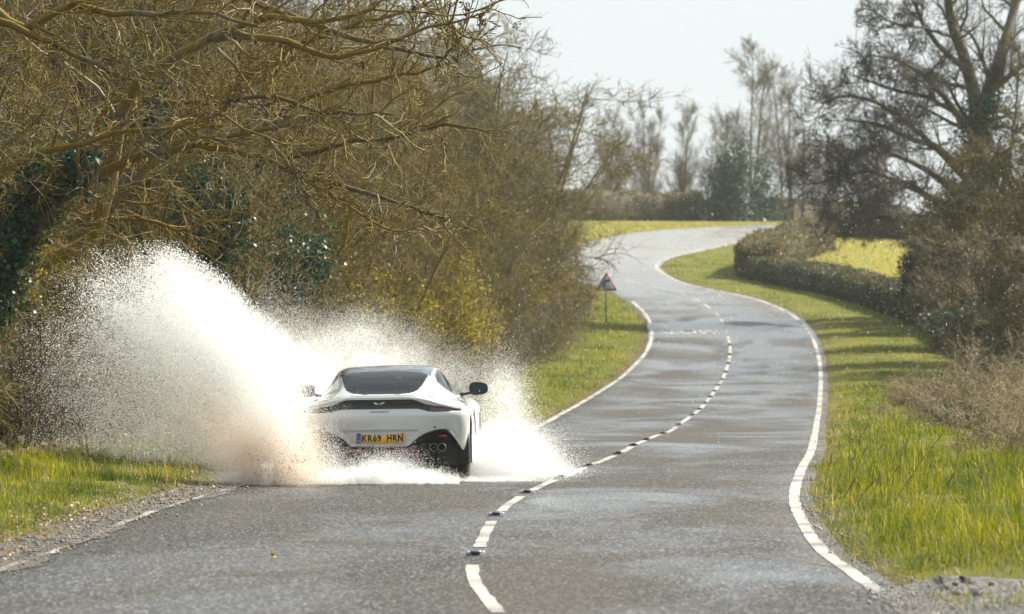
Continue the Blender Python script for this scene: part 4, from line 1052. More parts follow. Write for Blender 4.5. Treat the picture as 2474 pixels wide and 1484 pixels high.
grass_field('grass', 62000, 62, 130, 1, 0.12, 6.5, near_right, wf, 'grass', 104, lean=0.7)
grass_field('grass', 46000, 130, 262, 1, 0.05, 7.0, lambda x, y, d, c: np.clip(0.09+0.08*c, 0.04, 0.22), wf, 'grass', 105, lean=0.7)
grass_field('dry_grass', 22000, 31, 125, 1, 0.1, 5.2, lambda x, y, d, c: np.clip(0.12+0.12*c, 0.05, 0.3), wf, 'grass_dry', 106, dens=lambda x, y, d: np.where(d < 0.5, 0.9, np.where(vnoise(x*0.8+9, y*0.3) > 0.06, 0.9, 0.2))*lay_clear(x, y)**2, lean=0.9)
grass_field('dry_grass', 8000, 33, 190, -1, 0.15, 3.3, lambda x, y, d, c: np.clip(0.10+0.1*c, 0.04, 0.25), wf, 'grass_dry', 107, dens=lambda x, y, d: np.where(d < 0.7, 0.7, 0.12), lean=1.0)
# outside of the far bend and the small field: short grass
rg = np.random.default_rng(13)
M['field_yellow_ground'] = plain('field_yellow_ground', (0.26,0.245,0.08), 0.9, spec=0.1)
n = 40000
Y = rg.uniform(236, 300, n); X = (rg.uniform(1370, 1960, n)-CXP)*Y/F
ed = edge_dist(X, Y); ok = (ed[0] > 0.1) & (ed[1] < 0)
X, Y = X[ok], Y[ok]; z = ground(X, Y)
v, q, t3 = blades(rg, X, Y, z, rg.uniform(0.03, 0.10, len(X)), np.full(len(X), 0.05), 0.6)
obj('grass', np_mesh('grass', v, [q, t3]), M['field_yellow'], kind='stuff')
fa = np.array([((x-CXP)*Y_/F, Y_) for x, Y_ in [(1905,206.5),(1900,216),(1915,226),(1950,236),(1985,246)]]); fb = np.array([((x-CXP)*Y_/F, Y_) for x, Y_ in [(2560,172),(2560,186),(2560,204),(2560,224),(2560,246)]])
obj('field', patch('field', catmull(fa, 8), catmull(fb, 8), 40, lambda x, y: ground(x, y)+0.05), M['field_yellow_ground'], kind='structure')
n = 30000
Y = rg.uniform(206, 258, n); X = (rg.uniform(1900, 2480, n)-CXP)*Y/F
z = ground(X, Y)
v, q, t3 = blades(rg, X, Y, z+0.04, rg.uniform(0.06, 0.16, n), np.full(n, 0.045), 0.6)
obj('field_grass', np_mesh('field_grass', v, [q, t3]), M['field_yellow'], kind='stuff')
# tall grass stalks with dark seed heads, right verge
n = 26
sx_ = rg.uniform(1960, 2330, n); sy_ = rg.uniform(1150, 1330, n)
Q = gp(sx_, sy_); zq = ground(Q[:,0], Q[:,1])
hgt = rg.uniform(0.35, 0.62, n); ln = np.stack([rg.uniform(-0.05, 0.25, n), rg.normal(0, 0.08, n)], 1)
P = np.stack([np.concatenate([Q+ln*f*f, (zq+hgt*f)[:,None]], 1) for f in (0, 0.35, 0.7, 0.86, 0.93, 1.0)], 1)
R = np.broadcast_to(np.array([0.0028,0.0026,0.0024,0.0045,0.0065,0.002]), (n,6))
obj('grass_stalks', merge([(P, R, 4)]).mesh('grass_stalks'), plain('stalk', (0.10,0.09,0.03), 0.7), kind='stuff')
# gravel, stones, dead leaves and straw on the near margins
def pebbles(rng, x, y, z, s):
    n = len(x); base = np.array([(1,0,0),(0,1,0),(-1,0,0),(0,-1,0),(0,0,0.7),(0,0,-0.5)])
    v = base[None]*s[:,None,None]*rng.uniform(0.6, 1.2, (n,6,1))
    a = rng.uniform(0, 6.28, n); c, s_ = np.cos(a)[:,None], np.sin(a)[:,None]
    v = np.stack([v[...,0]*c-v[...,1]*s_, v[...,0]*s_+v[...,1]*c, v[...,2]], -1)+np.stack([x, y, z], -1)[:,None]
    f = np.array([(0,1,4),(1,2,4),(2,3,4),(3,0,4),(1,0,5),(2,1,5),(3,2,5),(0,3,5)])
    return v.reshape(-1,3), (np.arange(n)[:,None,None]*6+f[None]).reshape(-1,3)
rg = np.random.default_rng(14)
n = 7000
k = rg.integers(ka, kb, n); d = rg.normal(0.25, 0.26, n)
P = Lp[k]+wL[k]*d[:,None]; ok = (d > -0.35) & (d < 0.95); P = P[ok]
v, t3 = pebbles(rg, P[:,0], P[:,1], np.maximum(road_z(P[:,0], P[:,1])+0.008, ground(P[:,0], P[:,1])+0.012)+0.004, np.exp(rg.normal(-4.75, 0.45, len(P))))
obj('gravel', np_mesh('gravel', v, [t3]), M['gravel_stone'], kind='stuff')
n = 3000
f = rg.random((n,1)); kk = rg.integers(0, len(gA), n); P = gA[kk]*(1-f)+gB[kk]*f+rg.normal(0, 0.08, (n,2))
P2_ = Rp[rg.integers(0, 60, 900)]+wR[0]*0
kk = rg.integers(int(np.argmax(Cp[:,1] > 31)), int(np.argmax(Cp[:,1] > 52)), 1500)
P3_ = Rp[kk]+wR[kk]*rg.uniform(0.1, 0.42, (1500,1))
P = np.concatenate([P, P3_])
v, t3 = pebbles(rg, P[:,0], P[:,1], np.maximum(road_z(P[:,0], P[:,1])+0.008, ground(P[:,0], P[:,1])+0.02)+0.003, np.exp(rg.normal(-4.9, 0.4, len(P))))
obj('gravel', np_mesh('gravel', v, [t3]), M['gravel_stone'], kind='stuff')
n = 2600
k = rg.integers(ka, kb, n); d = rg.normal(0.55, 0.22, n); P = Lp[k]+wL[k]*d[:,None]
v, q = leaves(rg, n, np.concatenate([P, (np.maximum(road_z(P[:,0], P[:,1]), ground(P[:,0], P[:,1]))+0.02)[:,None]], 1), (0.02,0.02,0.006), 0.022, 1.6, 2.0)
obj('dead_leaves', np_mesh('dead_leaves', v, [q]), M['litter'], kind='stuff')
def stone(px, py, r, lab, seed):
    rg = np.random.default_rng(seed); P = gp(px, py)
    bm = bmesh.new(); bmesh.ops.create_icosphere(bm, subdivisions=2, radius=r)
    for v in bm.verts:
        v.co *= 1+0.22*float(vnoise(v.co.x*9/r*0.1+seed, v.co.y*9/r*0.1+v.co.z*7/r*0.1))
        v.co.z *= 0.62
    me = bpy.data.meshes.new('stone'); bm.to_mesh(me); bm.free()
    obj('stone', me, M['stone'], loc=(P[0], P[1], max(float(road_z(P[0], P[1])), gz(P[0], P[1]))+0.03+r*0.4), label=lab, cat='stone')
stone(2312,1452,0.032,'dark stone nearest the road on the gravel patch at lower right',1)
stone(2308,1430,0.026,'smaller dark stone lying just behind the first on the gravel',2)
stone(2395,1428,0.022,'small dark stone at the grass side of the gravel patch',3)
# broken twig standing by the splash, fallen leaf on the road, pale stick in the grass
p = gp(567,1172); z0 = gz(p[0], p[1])
P = np.array([(0,0,0.0),(0.05,0,0.015),(0.085,0.0,0.055),(0.10,0.0,0.10),(0.085,0.0,0.115)])*1.15; g = Geo(); g.tube(P, np.array([0.005,0.006,0.007,0.007,0.005]), 6); g.tube(np.array([P[3],P[3]+(0.012,0.0,0.004),P[3]+(0.02,0,-0.004)]), 0.004, 5)
obj('twig', g.mesh('twig', True), plain('twig_wet', (0.02,0.016,0.012), 0.4), loc=(p[0], p[1], max(z0, float(road_z(p[0], p[1])))), label='small bent dark twig standing up at the road edge left of the spray', cat='twig')
p = gp(660,1348); v, q = leaves(np.random.default_rng(4), 5, np.array([[0,0,0.012]]), (0.01,0.006,0.006), 0.035, 0.3, 1.5)
obj('fallen_leaf', np_mesh('fallen_leaf', v, [q]), M['bud_leaf'], loc=(p[0], p[1], float(road_z(p[0], p[1]))+0.012), label='small yellowish leaf lying on the wet tarmac in the near lane', cat='leaf')
p = at(2440,1268,43); g = Geo(); g.tube(np.array([(-0.14,0,0),(0,0.01,0.004),(0.2,0,0.012)]), 0.007, 6)
obj('stick', g.mesh('stick', True), plain('stick_pale', (0.62,0.57,0.5), 0.6), loc=tuple(p), label='pale bare stick lying across the grass at the right edge', cat='stick')
for i, (px, py, Y, hh, ln, lab) in enumerate([(2415,1165,60,0.42,0.2,'leaning dead weed stem at the right edge of the bank'), (2440,1010,80,0.55,-0.10,'tall thin pale dead stem among the brambles')]):
    p = at(px, py, Y); zb = gz(p.x, Y); g = Geo()
    g.tube(np.array([(0,0,0),(ln*0.3,0,hh*0.4),(ln*0.6,0.01,hh*0.75),(ln,0,hh)]), np.array([0.006,0.005,0.004,0.002]), 5)
    for f in (0.5, 0.7, 0.85): g.tube(np.array([(ln*f,0,hh*f),(ln*f+0.05,0.01,hh*f+0.06)]), 0.0025, 4)
    obj('weed_stem', g.mesh('weed_stem', True), M['bramble'] if i else M['bark_dark'], loc=(p.x, Y, zb), label=lab, cat='weed')

# ------------------------------------------------------------------ bend warning sign
p = gp(1465,785); zs = gz(p[0], p[1]); s_px = F/p[1]
e = empty('road_sign', (p[0], p[1], zs), math.radians(8), 'red-bordered triangular bend warning sign on a thin post on the left verge', 'road sign')
def rtri(w, r, n=6):
    h = w*math.sqrt(3)/2; A = [(-w/2,0),(w/2,0),(0,h)]; cen = (0,h/3); out = []
    ins = [(-w/2+r*math.sqrt(3), r),(w/2-r*math.sqrt(3), r),(0, h-2*r)]
    for (cx_, cz_), a0 in zip(ins, (210, 330, 90)):
        for k in range(n+1):
            a = math.radians(a0-60+120*k/n); out.append((cx_+r*math.cos(a), cz_+r*math.sin(a)))
    return out, h
W_ = 53/s_px; zb = (785-703)/s_px
zb = H-(703-HOR)/s_px-zs
tri, th = rtri(W_, 0.03)
sc_ = lambda poly, f: [(x*f, th/3+(z-th/3)*f) for x, z in poly]
rot = lambda g: g
M['sign_red'] = plain('sign_red', (0.26,0.015,0.02), 0.35); M['sign_white'] = plain('sign_white', (0.46,0.52,0.51), 0.18); M['sign_black'] = plain('sign_black', (0.012,0.02,0.02), 0.4)
M['post_grey'] = plain('post_grey', (0.16,0.19,0.16), 0.5, 0.3)
def signpart(name, polys, y0, y1, mat):
    g = Geo()
    for pl in polys: g.prism([(x, z+zb) for x, z in pl], y0, y1)
    return obj(name, g.mesh(name), mat, e)
signpart('border', [tri], -0.012, 0.006, M['sign_red'])
signpart('face', [sc_(tri, 0.76)], -0.0165, -0.0125, M['sign_white'])
u = W_
arc = [(-0.115*u+0.17*u*(1-math.cos(a)), 0.30*u+0.17*u*math.sin(a)) for a in np.linspace(0, math.pi/2, 9)]
cl = [(-0.115*u, 0.085*u)]+arc+[(0.10*u, 0.47*u)]
cl = np.array(cl); tn = norm(np.gradient(cl, axis=0)); nn = np.stack([-tn[:,1], tn[:,0]], 1); wid = 0.05*u
band = [[tuple(cl[i]+nn[i]*wid), tuple(cl[i+1]+nn[i+1]*wid), tuple(cl[i+1]-nn[i+1]*wid), tuple(cl[i]-nn[i]*wid)][::-1] for i in range(len(cl)-1)]
head = [[(0.095*u,0.385*u),(0.165*u,0.455*u),(0.095*u,0.545*u)]]
g = Geo()
for pl in band+head: g.prism([(x, z+zb) for x, z in pl], -0.0205, -0.017)
obj('bend_symbol', g.mesh('bend_symbol'), M['sign_black'], e)
g = Geo(); g.tube(np.array([(0,0.036,-0.3),(0,0.036,zb*0.5),(0.0,0.036,zb+th*0.85)]), 0.03, 14); obj('post', g.mesh('post', True), M['post_grey'], e)
g = Geo(); g.box((-0.1,0.0065,zb+0.1),(0.1,0.0075+0.03,zb+0.14)); g.box((-0.07,0.0065,zb+0.34),(0.07,0.0075+0.03,zb+0.38)); obj('bracket', g.mesh('bracket'), M['post_grey'], e)
# ------------------------------------------------------------------ the white car
m, nt, b = new_mat('car_white'); L = nt.links.new
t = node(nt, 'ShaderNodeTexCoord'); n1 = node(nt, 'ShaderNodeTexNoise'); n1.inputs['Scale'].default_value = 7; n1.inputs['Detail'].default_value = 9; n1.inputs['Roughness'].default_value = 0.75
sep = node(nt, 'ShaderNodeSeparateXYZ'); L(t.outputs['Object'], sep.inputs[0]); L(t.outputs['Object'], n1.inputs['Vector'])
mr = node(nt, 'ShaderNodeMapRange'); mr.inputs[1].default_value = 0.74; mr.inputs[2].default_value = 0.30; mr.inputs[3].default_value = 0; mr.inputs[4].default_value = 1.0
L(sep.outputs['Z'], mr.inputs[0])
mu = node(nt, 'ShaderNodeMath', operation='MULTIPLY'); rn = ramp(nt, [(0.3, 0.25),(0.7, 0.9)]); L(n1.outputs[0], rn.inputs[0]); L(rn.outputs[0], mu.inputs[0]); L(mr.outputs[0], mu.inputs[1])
mxc = node(nt, 'ShaderNodeMix', data_type='RGBA'); mxc.inputs[6].default_value = (0.60,0.62,0.625,1); mxc.inputs[7].default_value = (0.27,0.25,0.21,1)  # road film low down; its grey also paints in shade below the crease
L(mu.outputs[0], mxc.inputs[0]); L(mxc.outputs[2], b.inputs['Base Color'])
b.inputs['Roughness'].default_value = 0.32; b.inputs['Coat Weight'].default_value = 1.0; b.inputs['Coat Roughness'].default_value = 0.03
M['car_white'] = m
M['gloss_black'] = plain('gloss_black', (0.012,0.012,0.013), 0.12, 0, 1.0)
M['roof_black'] = plain('roof_black', (0.02,0.021,0.023), 0.18, 0, 1.0)
M['carbon'] = plain('carbon', (0.022,0.023,0.023), 0.38)
M['matt_black'] = plain('matt_black', (0.014,0.014,0.014), 0.6)
M['rubber'] = plain('rubber', (0.016,0.016,0.016), 0.55)
M['rim_dark'] = plain('rim_dark', (0.05,0.05,0.052), 0.3, 0.8)
M['chrome'] = plain('chrome', (0.75,0.75,0.75), 0.15, 1.0)
M['steel_dark'] = plain('steel_dark', (0.22,0.22,0.22), 0.3, 1.0)
M['lamp_red'] = plain('lamp_red', (0.38,0.012,0.018), 0.2, 0, 1.0)
M['lamp_smoke'] = plain('lamp_smoke', (0.03,0.025,0.03), 0.12, 0, 1.0)
M['red_trim'] = plain('red_trim', (0.30,0.02,0.03), 0.35)
M['plate_yellow'] = plain('plate_yellow', (0.78,0.43,0.03), 0.35)
M['plate_blue'] = plain('plate_blue', (0.03,0.08,0.35), 0.35)
M['plate_black'] = plain('plate_black', (0.012,0.014,0.02), 0.4)
M['interior'] = plain('interior', (0.025,0.024,0.024), 0.7)
M['mirror_glass'] = plain('mirror_glass', (0.035,0.055,0.06), 0.2, 0.8)
def glass(name, tint, refl=1.0):
    m = bpy.data.materials.new(name); m.use_nodes = True; nt = m.node_tree; nt.nodes.clear(); L = nt.links.new
    out = node(nt, 'ShaderNodeOutputMaterial'); tr = node(nt, 'ShaderNodeBsdfTransparent'); gl = node(nt, 'ShaderNodeBsdfGlossy'); mx = node(nt, 'ShaderNodeMixShader'); fr = node(nt, 'ShaderNodeFresnel')
    tr.inputs['Color'].default_value = (*tint, 1); gl.inputs['Roughness'].default_value = 0.02; fr.inputs['IOR'].default_value = 1.33
    L(fr.outputs[0], mx.inputs[0]); L(tr.outputs[0], mx.inputs[1]); L(gl.outputs[0], mx.inputs[2]); L(mx.outputs[0], out.inputs['Surface'])
    return m
M['glass_dark'] = glass('glass_dark', (0.46,0.54,0.52)); M['glass_side'] = glass('glass_side', (0.62,0.70,0.68))

AX_R, AX_F, RA = (0.86, 0.335), (3.56, 0.335), 0.385
def arch(c, deg, x):
    a = math.radians(deg); return (x, c[0]+RA*math.cos(a), c[1]+RA*math.sin(a))
def ra(i): return arch(AX_R, 205-230*i/12.0, 0.962 if i < 10 else 0.955)
bx_ = [0,0.30,0.55,0.74,0.86,0.92,0.947,0.957]; by_ = [0,0.012,0.05,0.115,0.20,0.275,0.345,0.41]
def rear(i, z, off, tuck=0.0, zd=None):
    zs = [z]*8 if zd is None else [z+d for d in zd]
    return [(x*(1-tuck*0.06), y+off, zz) for x, y, zz in zip(bx_, by_, zs)]+[ra(i)]
ctl = [rear(0, 0.17, 0.17, 1.6), rear(1, 0.30, 0.15, 0.8), rear(2, 0.45, 0.10, 0.3), rear(3, 0.585, 0.052), rear(4, 0.715, 0.0),
       rear(5, 0.790, 0.012), rear(6, 0.850, 0.022, 0, [0,0,-0.014,-0.022,-0.03,-0.04,-0.05,-0.06]),
       [(0,-0.004,.922),(.3,.001,.922),(.5,.034,.893),(.66,.085,.853),(.80,.18,.822),(.89,.31,.797),(.94,.47,.772),(.960,.64,.735),ra(7)],
       [(0,.030,.938),(.3,.035,.937),(.5,.065,.910),(.66,.135,.874),(.80,.24,.847),(.89,.40,.820),(.94,.58,.790),(.962,.80,.745),ra(8)],
       [(0,.20,.945),(.3,.21,.945),(.5,.26,.926),(.66,.34,.898),(.79,.46,.871),(.885,.60,.842),(.94,.78,.80),(.964,.96,.725),ra(9)],
       [(0,.45,.953),(.3,.46,.952),(.49,.53,.938),(.64,.62,.916),(.77,.72,.886),(.88,.82,.850),(.94,.95,.80),(.962,1.08,.66),ra(10)],
       [(0,.85,1.085),(.27,.85,1.08),(.44,.87,1.048),(.575,.95,.972),(.72,1.02,.910),(.85,1.08,.862),(.935,1.12,.80),(.957,1.2,.60),ra(11)],
       [(0,1.25,1.195),(.28,1.25,1.19),(.46,1.26,1.162),(.565,1.30,1.075),(.665,1.36,.968),(.80,1.40,.885),(.92,1.42,.80),(.948,1.42,.5),ra(12)],
       [(0,1.70,1.25),(.29,1.70,1.245),(.485,1.70,1.222),(.575,1.70,1.155),(.68,1.70,1.0),(.775,1.70,.900),(.90,1.70,.825),(.935,1.70,.48),(.925,1.62,.17)],
       [(0,2.20,1.262),(.29,2.20,1.257),(.495,2.20,1.234),(.60,2.20,1.158),(.70,2.20,1.0),(.785,2.20,.905),(.89,2.20,.825),(.925,2.20,.48),(.915,2.10,.165)],
       [(0,2.60,1.225),(.28,2.60,1.22),(.475,2.60,1.198),(.585,2.60,1.128),(.695,2.60,1.0),(.785,2.60,.90),(.885,2.60,.82),(.925,2.60,.48),(.915,2.60,.16)],
       [(0,3.00,1.07),(.30,3.00,1.062),(.52,3.00,1.035),(.62,3.00,.995),(.705,3.00,.94),(.795,3.00,.885),(.89,3.00,.81),(.935,2.98,.48),(.925,2.98,.16)],
       [(0,3.35,.935),(.30,3.34,.93),(.52,3.32,.918),(.63,3.30,.905),(.73,3.28,.89),(.83,3.25,.862),(.915,3.22,.80),(.952,3.20,.62),arch(AX_F,205,.955)],
       [(0,3.62,.90),(.30,3.62,.897),(.52,3.61,.887),(.65,3.60,.88),(.76,3.58,.872),(.85,3.57,.85),(.925,3.56,.80),(.955,3.55,.745),arch(AX_F,125,.958)],
       [(0,3.98,.84),(.30,3.98,.835),(.52,3.96,.825),(.66,3.93,.82),(.77,3.90,.80),(.85,3.85,.77),(.92,3.80,.74),(.95,3.78,.72),arch(AX_F,60,.955)],
       [(0,4.34,.71),(.28,4.33,.705),(.5,4.29,.69),(.65,4.22,.66),(.76,4.13,.62),(.85,4.05,.58),(.91,3.99,.54),(.94,3.96,.51),arch(AX_F,20,.95)],
       [(0,4.46,.50),(.28,4.45,.5),(.5,4.41,.49),(.65,4.34,.47),(.76,4.25,.45),(.84,4.16,.42),(.90,4.08,.38),(.93,4.02,.34),arch(AX_F,0,.945)],
       [(0,4.38,.16),(.28,4.37,.16),(.5,4.34,.16),(.65,4.28,.16),(.76,4.20,.16),(.84,4.12,.16),(.89,4.05,.16),(.915,4.0,.16),arch(AX_F,-25,.93)]]
ctl = np.array(ctl)
NU = [8,9,10,10,10,10,10,8,10,12,22,20,20,16,14,14,12,10,10,10,8,6]
def crn(P, ns):
    Q = np.concatenate([2*P[:1]-P[1:2], P, 2*P[-1:]-P[-2:-1]]); out = []
    for i in range(len(P)-1):
        a, b_, c, d = Q[i:i+4]
        for s in range(ns[i]):
            t = s/ns[i]
            out.append(0.5*((2*b_)+(c-a)*t+(2*a-5*b_+4*c-d)*t*t+(3*b_-a-3*c+d)*t**3))
    out.append(P[-1]); return np.array(out)
S1 = crn(ctl, NU)
S2 = crn(S1.transpose(1,0,2), [24,20,18,14,12,10,8,10]).transpose(1,0,2)
S2[:,0,0] = 0
half = S2
full = np.concatenate([half[:,:0:-1]*np.array([-1,1,1]), half], 1)
nu, nv_ = full.shape[:2]
X, Yc, Zc = full[...,0].copy(), full[...,1].copy(), full[...,2].copy()
uu = np.arange(nu)[:,None]*np.ones(nv_)[None]
cu = np.concatenate([[0], np.cumsum(NU)])     # station rows
BAR = [(0,.904),(.36,.904),(.43,.882),(.49,.851),(.56,.836),(.70,.822),(.885,.785),(.885,.776),(.70,.765),(.60,.765),(.53,.772),(.47,.789),(.42,.800),(0,.800)]
LOW = [(0,.385),(.275,.385),(.33,.405),(.40,.465),(.50,.525),(.60,.558),(.69,.568),(.755,.548),(.83,.45),(.912,.305),(.935,.24),(.935,.05),(0,.05)]
PLATE = [(0,.568),(.43,.566),(.335,.43),(.30,.41),(0,.41)]
aX = np.abs(X)
rear_zone = uu <= cu[8]
inbar = inside(BAR, aX, Zc) & (uu <= cu[7]+6)
inlow = inside(LOW, aX, Zc) & (uu <= cu[4])
inpl = inside(PLATE, aX, Zc) & (uu <= cu[4])
Yd = Yc.copy()
Yd[inbar] += 0.016
Yd[inlow] += 0.10
Yd[inpl] += 0.022
V = np.stack([X, Yd, Zc], -1).reshape(-1,3)
i0 = np.arange(nu-1)[:,None]*nv_+np.arange(nv_-1)[None]
quad = np.stack([i0, i0+1, i0+nv_+1, i0+nv_], -1).reshape(-1,4)
V0 = np.stack([X, Yc, Zc], -1).reshape(-1,3)
fc = V0[quad].mean(1); fu = uu.reshape(-1)[quad].mean(1); fx, fy, fz = np.abs(fc[:,0]), fc[:,1], fc[:,2]
cls = np.zeros(len(quad), int)
SIDE = [(1.36,1.075),(1.47,1.135),(1.75,1.185),(2.25,1.195),(2.62,1.135),(3.0,1.00),(3.16,.925),(2.6,.925),(1.8,.93),(1.6,.965)]
side_ok = (fx > 0.5) & (fy > 1.3) & inside(SIDE, fy, fz)
cls[side_ok] = 1
wz = np.interp(fz, [.958,.966,.98,1.0,1.04,1.09,1.14,1.185,1.21], [.20,.30,.352,.385,.420,.447,.470,.490,.500])
cls[(fu > cu[10]) & (fy < 1.36) & (fx < wz) & (fz > .962)] = 2
roofw = np.interp(fy, [1.1,1.25,1.7,2.2,2.55,2.7], [.495,.505,.52,.525,.505,.49])
cls[(fy > 1.36) & (fy <= 2.5) & (fx < roofw) & (fz > 1.1)] = 3
cls[(fy <= 1.36) & (fy > 1.265) & (fx < roofw) & (fz > 1.1)] = 3
cls[(fy > 2.5) & (fy < 3.33) & (fz > .925) & (fx < np.interp(fy, [2.5,3.0,3.33], [.49,.53,.58]))] = 4
cls[(fu < cu[7]+6) & inside(BAR, fx, fz)] = 5
cls[(cls == 5) & (fx > 0.555)] = 6
cls[(fu < cu[4]) & inside(LOW, fx, fz)] = 7
cgap = ((fu > cu[10]) & (fy < 1.36) & (fx < wz+0.010) & (fz > .955) & (cls == 0))
cls[cgap] = 8
sgap = (fx > 0.5) & (fy > 1.3) & (cls == 0) & inside([(1.325,1.072),(1.455,1.152),(1.75,1.20),(2.25,1.21),(2.63,1.15),(3.02,1.012),(3.20,.915),(2.6,.911),(1.79,.916),(1.57,.955)], fy, fz)
cls[sgap] = 8
def sub(name, k, mask=None):
    q = quad[(cls == k) & (mask if mask is not None else True)]
    if not len(q): return None
    u, inv = np.unique(q, return_inverse=True)
    return np_mesh(name, V[u], [inv.reshape(-1,4)], True)
car_x, car_y = (918-CXP)*55.7/F, 55.7
car = empty('sports_car', (car_x, car_y, 0.0), math.radians(-1.9), 'white two-door sports coupe seen from behind, throwing up water spray', 'car')
car.rotation_euler = (0, math.radians(-0.8), math.radians(-1.9)); car.location.z = -0.004
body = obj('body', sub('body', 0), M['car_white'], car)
obj('glass_seal', sub('glass_seal', 8), M['matt_black'], body)
obj('rear_window', sub('rear_window', 2), M['glass_dark'], car)
obj('roof_panel', sub('roof_panel', 3), M['roof_black'], car)
obj('windscreen', sub('windscreen', 4), M['glass_side'], car)
obj('side_window', sub('side_window', 1, fc[:,0] > 0), M['glass_side'], car); obj('side_window', sub('side_window', 1, fc[:,0] < 0), M['glass_side'], car)
obj('light_bar', sub('light_bar', 5), M['carbon'], car)
tl = obj('tail_lamp', sub('tail_lamp', 6, fc[:,0] > 0), M['lamp_smoke'], car); tl2 = obj('tail_lamp', sub('tail_lamp', 6, fc[:,0] < 0), M['lamp_smoke'], car)
obj('diffuser', sub('diffuser', 7), M['matt_black'], car)
# surface lookup from behind: y of the rear skin at (x, z)
rv_ = (uu <= cu[9]).ravel(); RP = V0[rv_]
def skin(x, z, dy=0.0):
    i = np.argmin((RP[:,0]-x)**2+(RP[:,2]-z)**2+np.where(RP[:,1] > 0.6, 1, 0)); return np.array([x, RP[i,1]+dy, z])
topm = ((uu > cu[8]) & (uu <= cu[13])).ravel(); TP = V0[topm]
def deck(x, y, dz=0.0):
    i = np.argmin((TP[:,0]-x)**2+(TP[:,1]-y)**2); return np.array([TP[i,0], TP[i,1], TP[i,2]+dz])
# bright frame round each exhaust pocket, black upper lip
for sgn in (1, -1):
    pl = [(sgn*x, z) for x, z in [(.31,.392),(.355,.425),(.40,.468),(.45,.50),(.50,.527),(.56,.549),(.62,.564),(.69,.570),(.735,.562),(.765,.540),(.80,.495),(.84,.435),(.88,.365),(.915,.30),(.925,.285)]]
    P = catmull(np.array([skin(x, z, 0.004) for x, z in pl]), 4); n = len(P)
    f = np.linspace(0, 1, n); R = np.interp(f, [0,0.3,0.6,0.75,0.95,1], [0.006,0.011,0.012,0.017,0.020,0.006])
    cut = int(n*0.60)
    g = Geo(); g.tube(P[:cut+1], R[:cut+1], 8); obj('diffuser_lip', g.mesh('diffuser_lip', True), M['gloss_black'], car)
    g = Geo(); g.tube(P[cut:], R[cut:], 8); obj('exhaust_trim', g.mesh('exhaust_trim', True), M['chrome'], car)
    # reflector
    g = Geo(); A = [(sgn*.625,.488),(sgn*.735,.488),(sgn*.715,.515),(sgn*.62,.515)]
    ps = np.array([skin(x, z) for x, z in A]); yy = ps[:,1].max()+0.02
    g.prism(A, yy, yy+0.05); obj('reflector', g.mesh('reflector'), M['lamp_red'], car)
    for cx_ in (0.585, 0.672):
        g = Geo(); g.lathe([(0.10,0.040),(0.095,0.043),(0.10,0.046),(0.30,0.046)], 'y', 24, (sgn*cx_, 0.0, 0.375)); g.lathe([(0.10,0.040),(0.24,0.038)], 'y', 24, (sgn*cx_, 0.0, 0.375))
        ex = obj('exhaust_pipe', g.mesh('exhaust_pipe', True), M['steel_dark'], car)
        g = Geo(); t_ = np.arange(20)*2*np.pi/20; g.add(np.stack([sgn*cx_+0.037*np.cos(t_), np.full(20,0.2), 0.375+0.037*np.sin(t_)],1), [tuple(range(20))]); obj('bore', g.mesh('bore'), M['matt_black'], ex)
    # parking sensor
    p = skin(sgn*0.60, 0.597); g = Geo(); g.lathe([(-0.003,0.0),(-0.003,0.011),(0.01,0.012)], 'y', 14, tuple(p)); obj('parking_sensor', g.mesh('parking_sensor'), M['matt_black'], car)
    # lamp light strip
    P = catmull(np.array([skin(sgn*x, z, 0.008) for x, z in [(.57,.822),(.68,.811),(.78,.798),(.86,.783)]]), 4)
    g = Geo(); g.tube(P, 0.005, 6); obj('light_strip', g.mesh('light_strip', True), M['lamp_red'], tl if sgn > 0 else tl2)
    # panel gaps
    P = [skin(sgn*.556,.838,-0.001), skin(sgn*.552,.800,0.012), skin(sgn*.556,.768,-0.001)]
    g = Geo(); g.tube(catmull(np.array(P), 3), 0.003, 5); obj('panel_gap', g.mesh('panel_gap'), M['matt_black'], body)
    P = np.array([deck(sgn*x, y, 0.0) for x, y in [(.47,.80),(.50,.66),(.535,.52),(.56,.38),(.575,.26),(.585,.17),(.575,.12)]])
    g = Geo(); g.tube(catmull(P, 5), 0.003, 5); obj('panel_gap', g.mesh('panel_gap'), M['matt_black'], body)
# lower red pinstripe of the diffuser, strakes
g = Geo(); P = catmull(np.array([(-.41,.165,.20),(-.405,.155,.315),(-.385,.145,.342),(0,.12,.345),(.385,.145,.342),(.405,.155,.315),(.41,.165,.20)]), 5); g.tube(P, 0.009, 7); obj('diffuser_stripe', g.mesh('diffuser_stripe', True), M['red_trim'], car)
for x in (-.62,-.50,.50,.62,-.15,.15):
    g = Geo(); g.box((x-0.006,0.20,0.13),(x+0.006,0.55,0.30)); obj('strake', g.mesh('strake'), M['matt_black'], car)
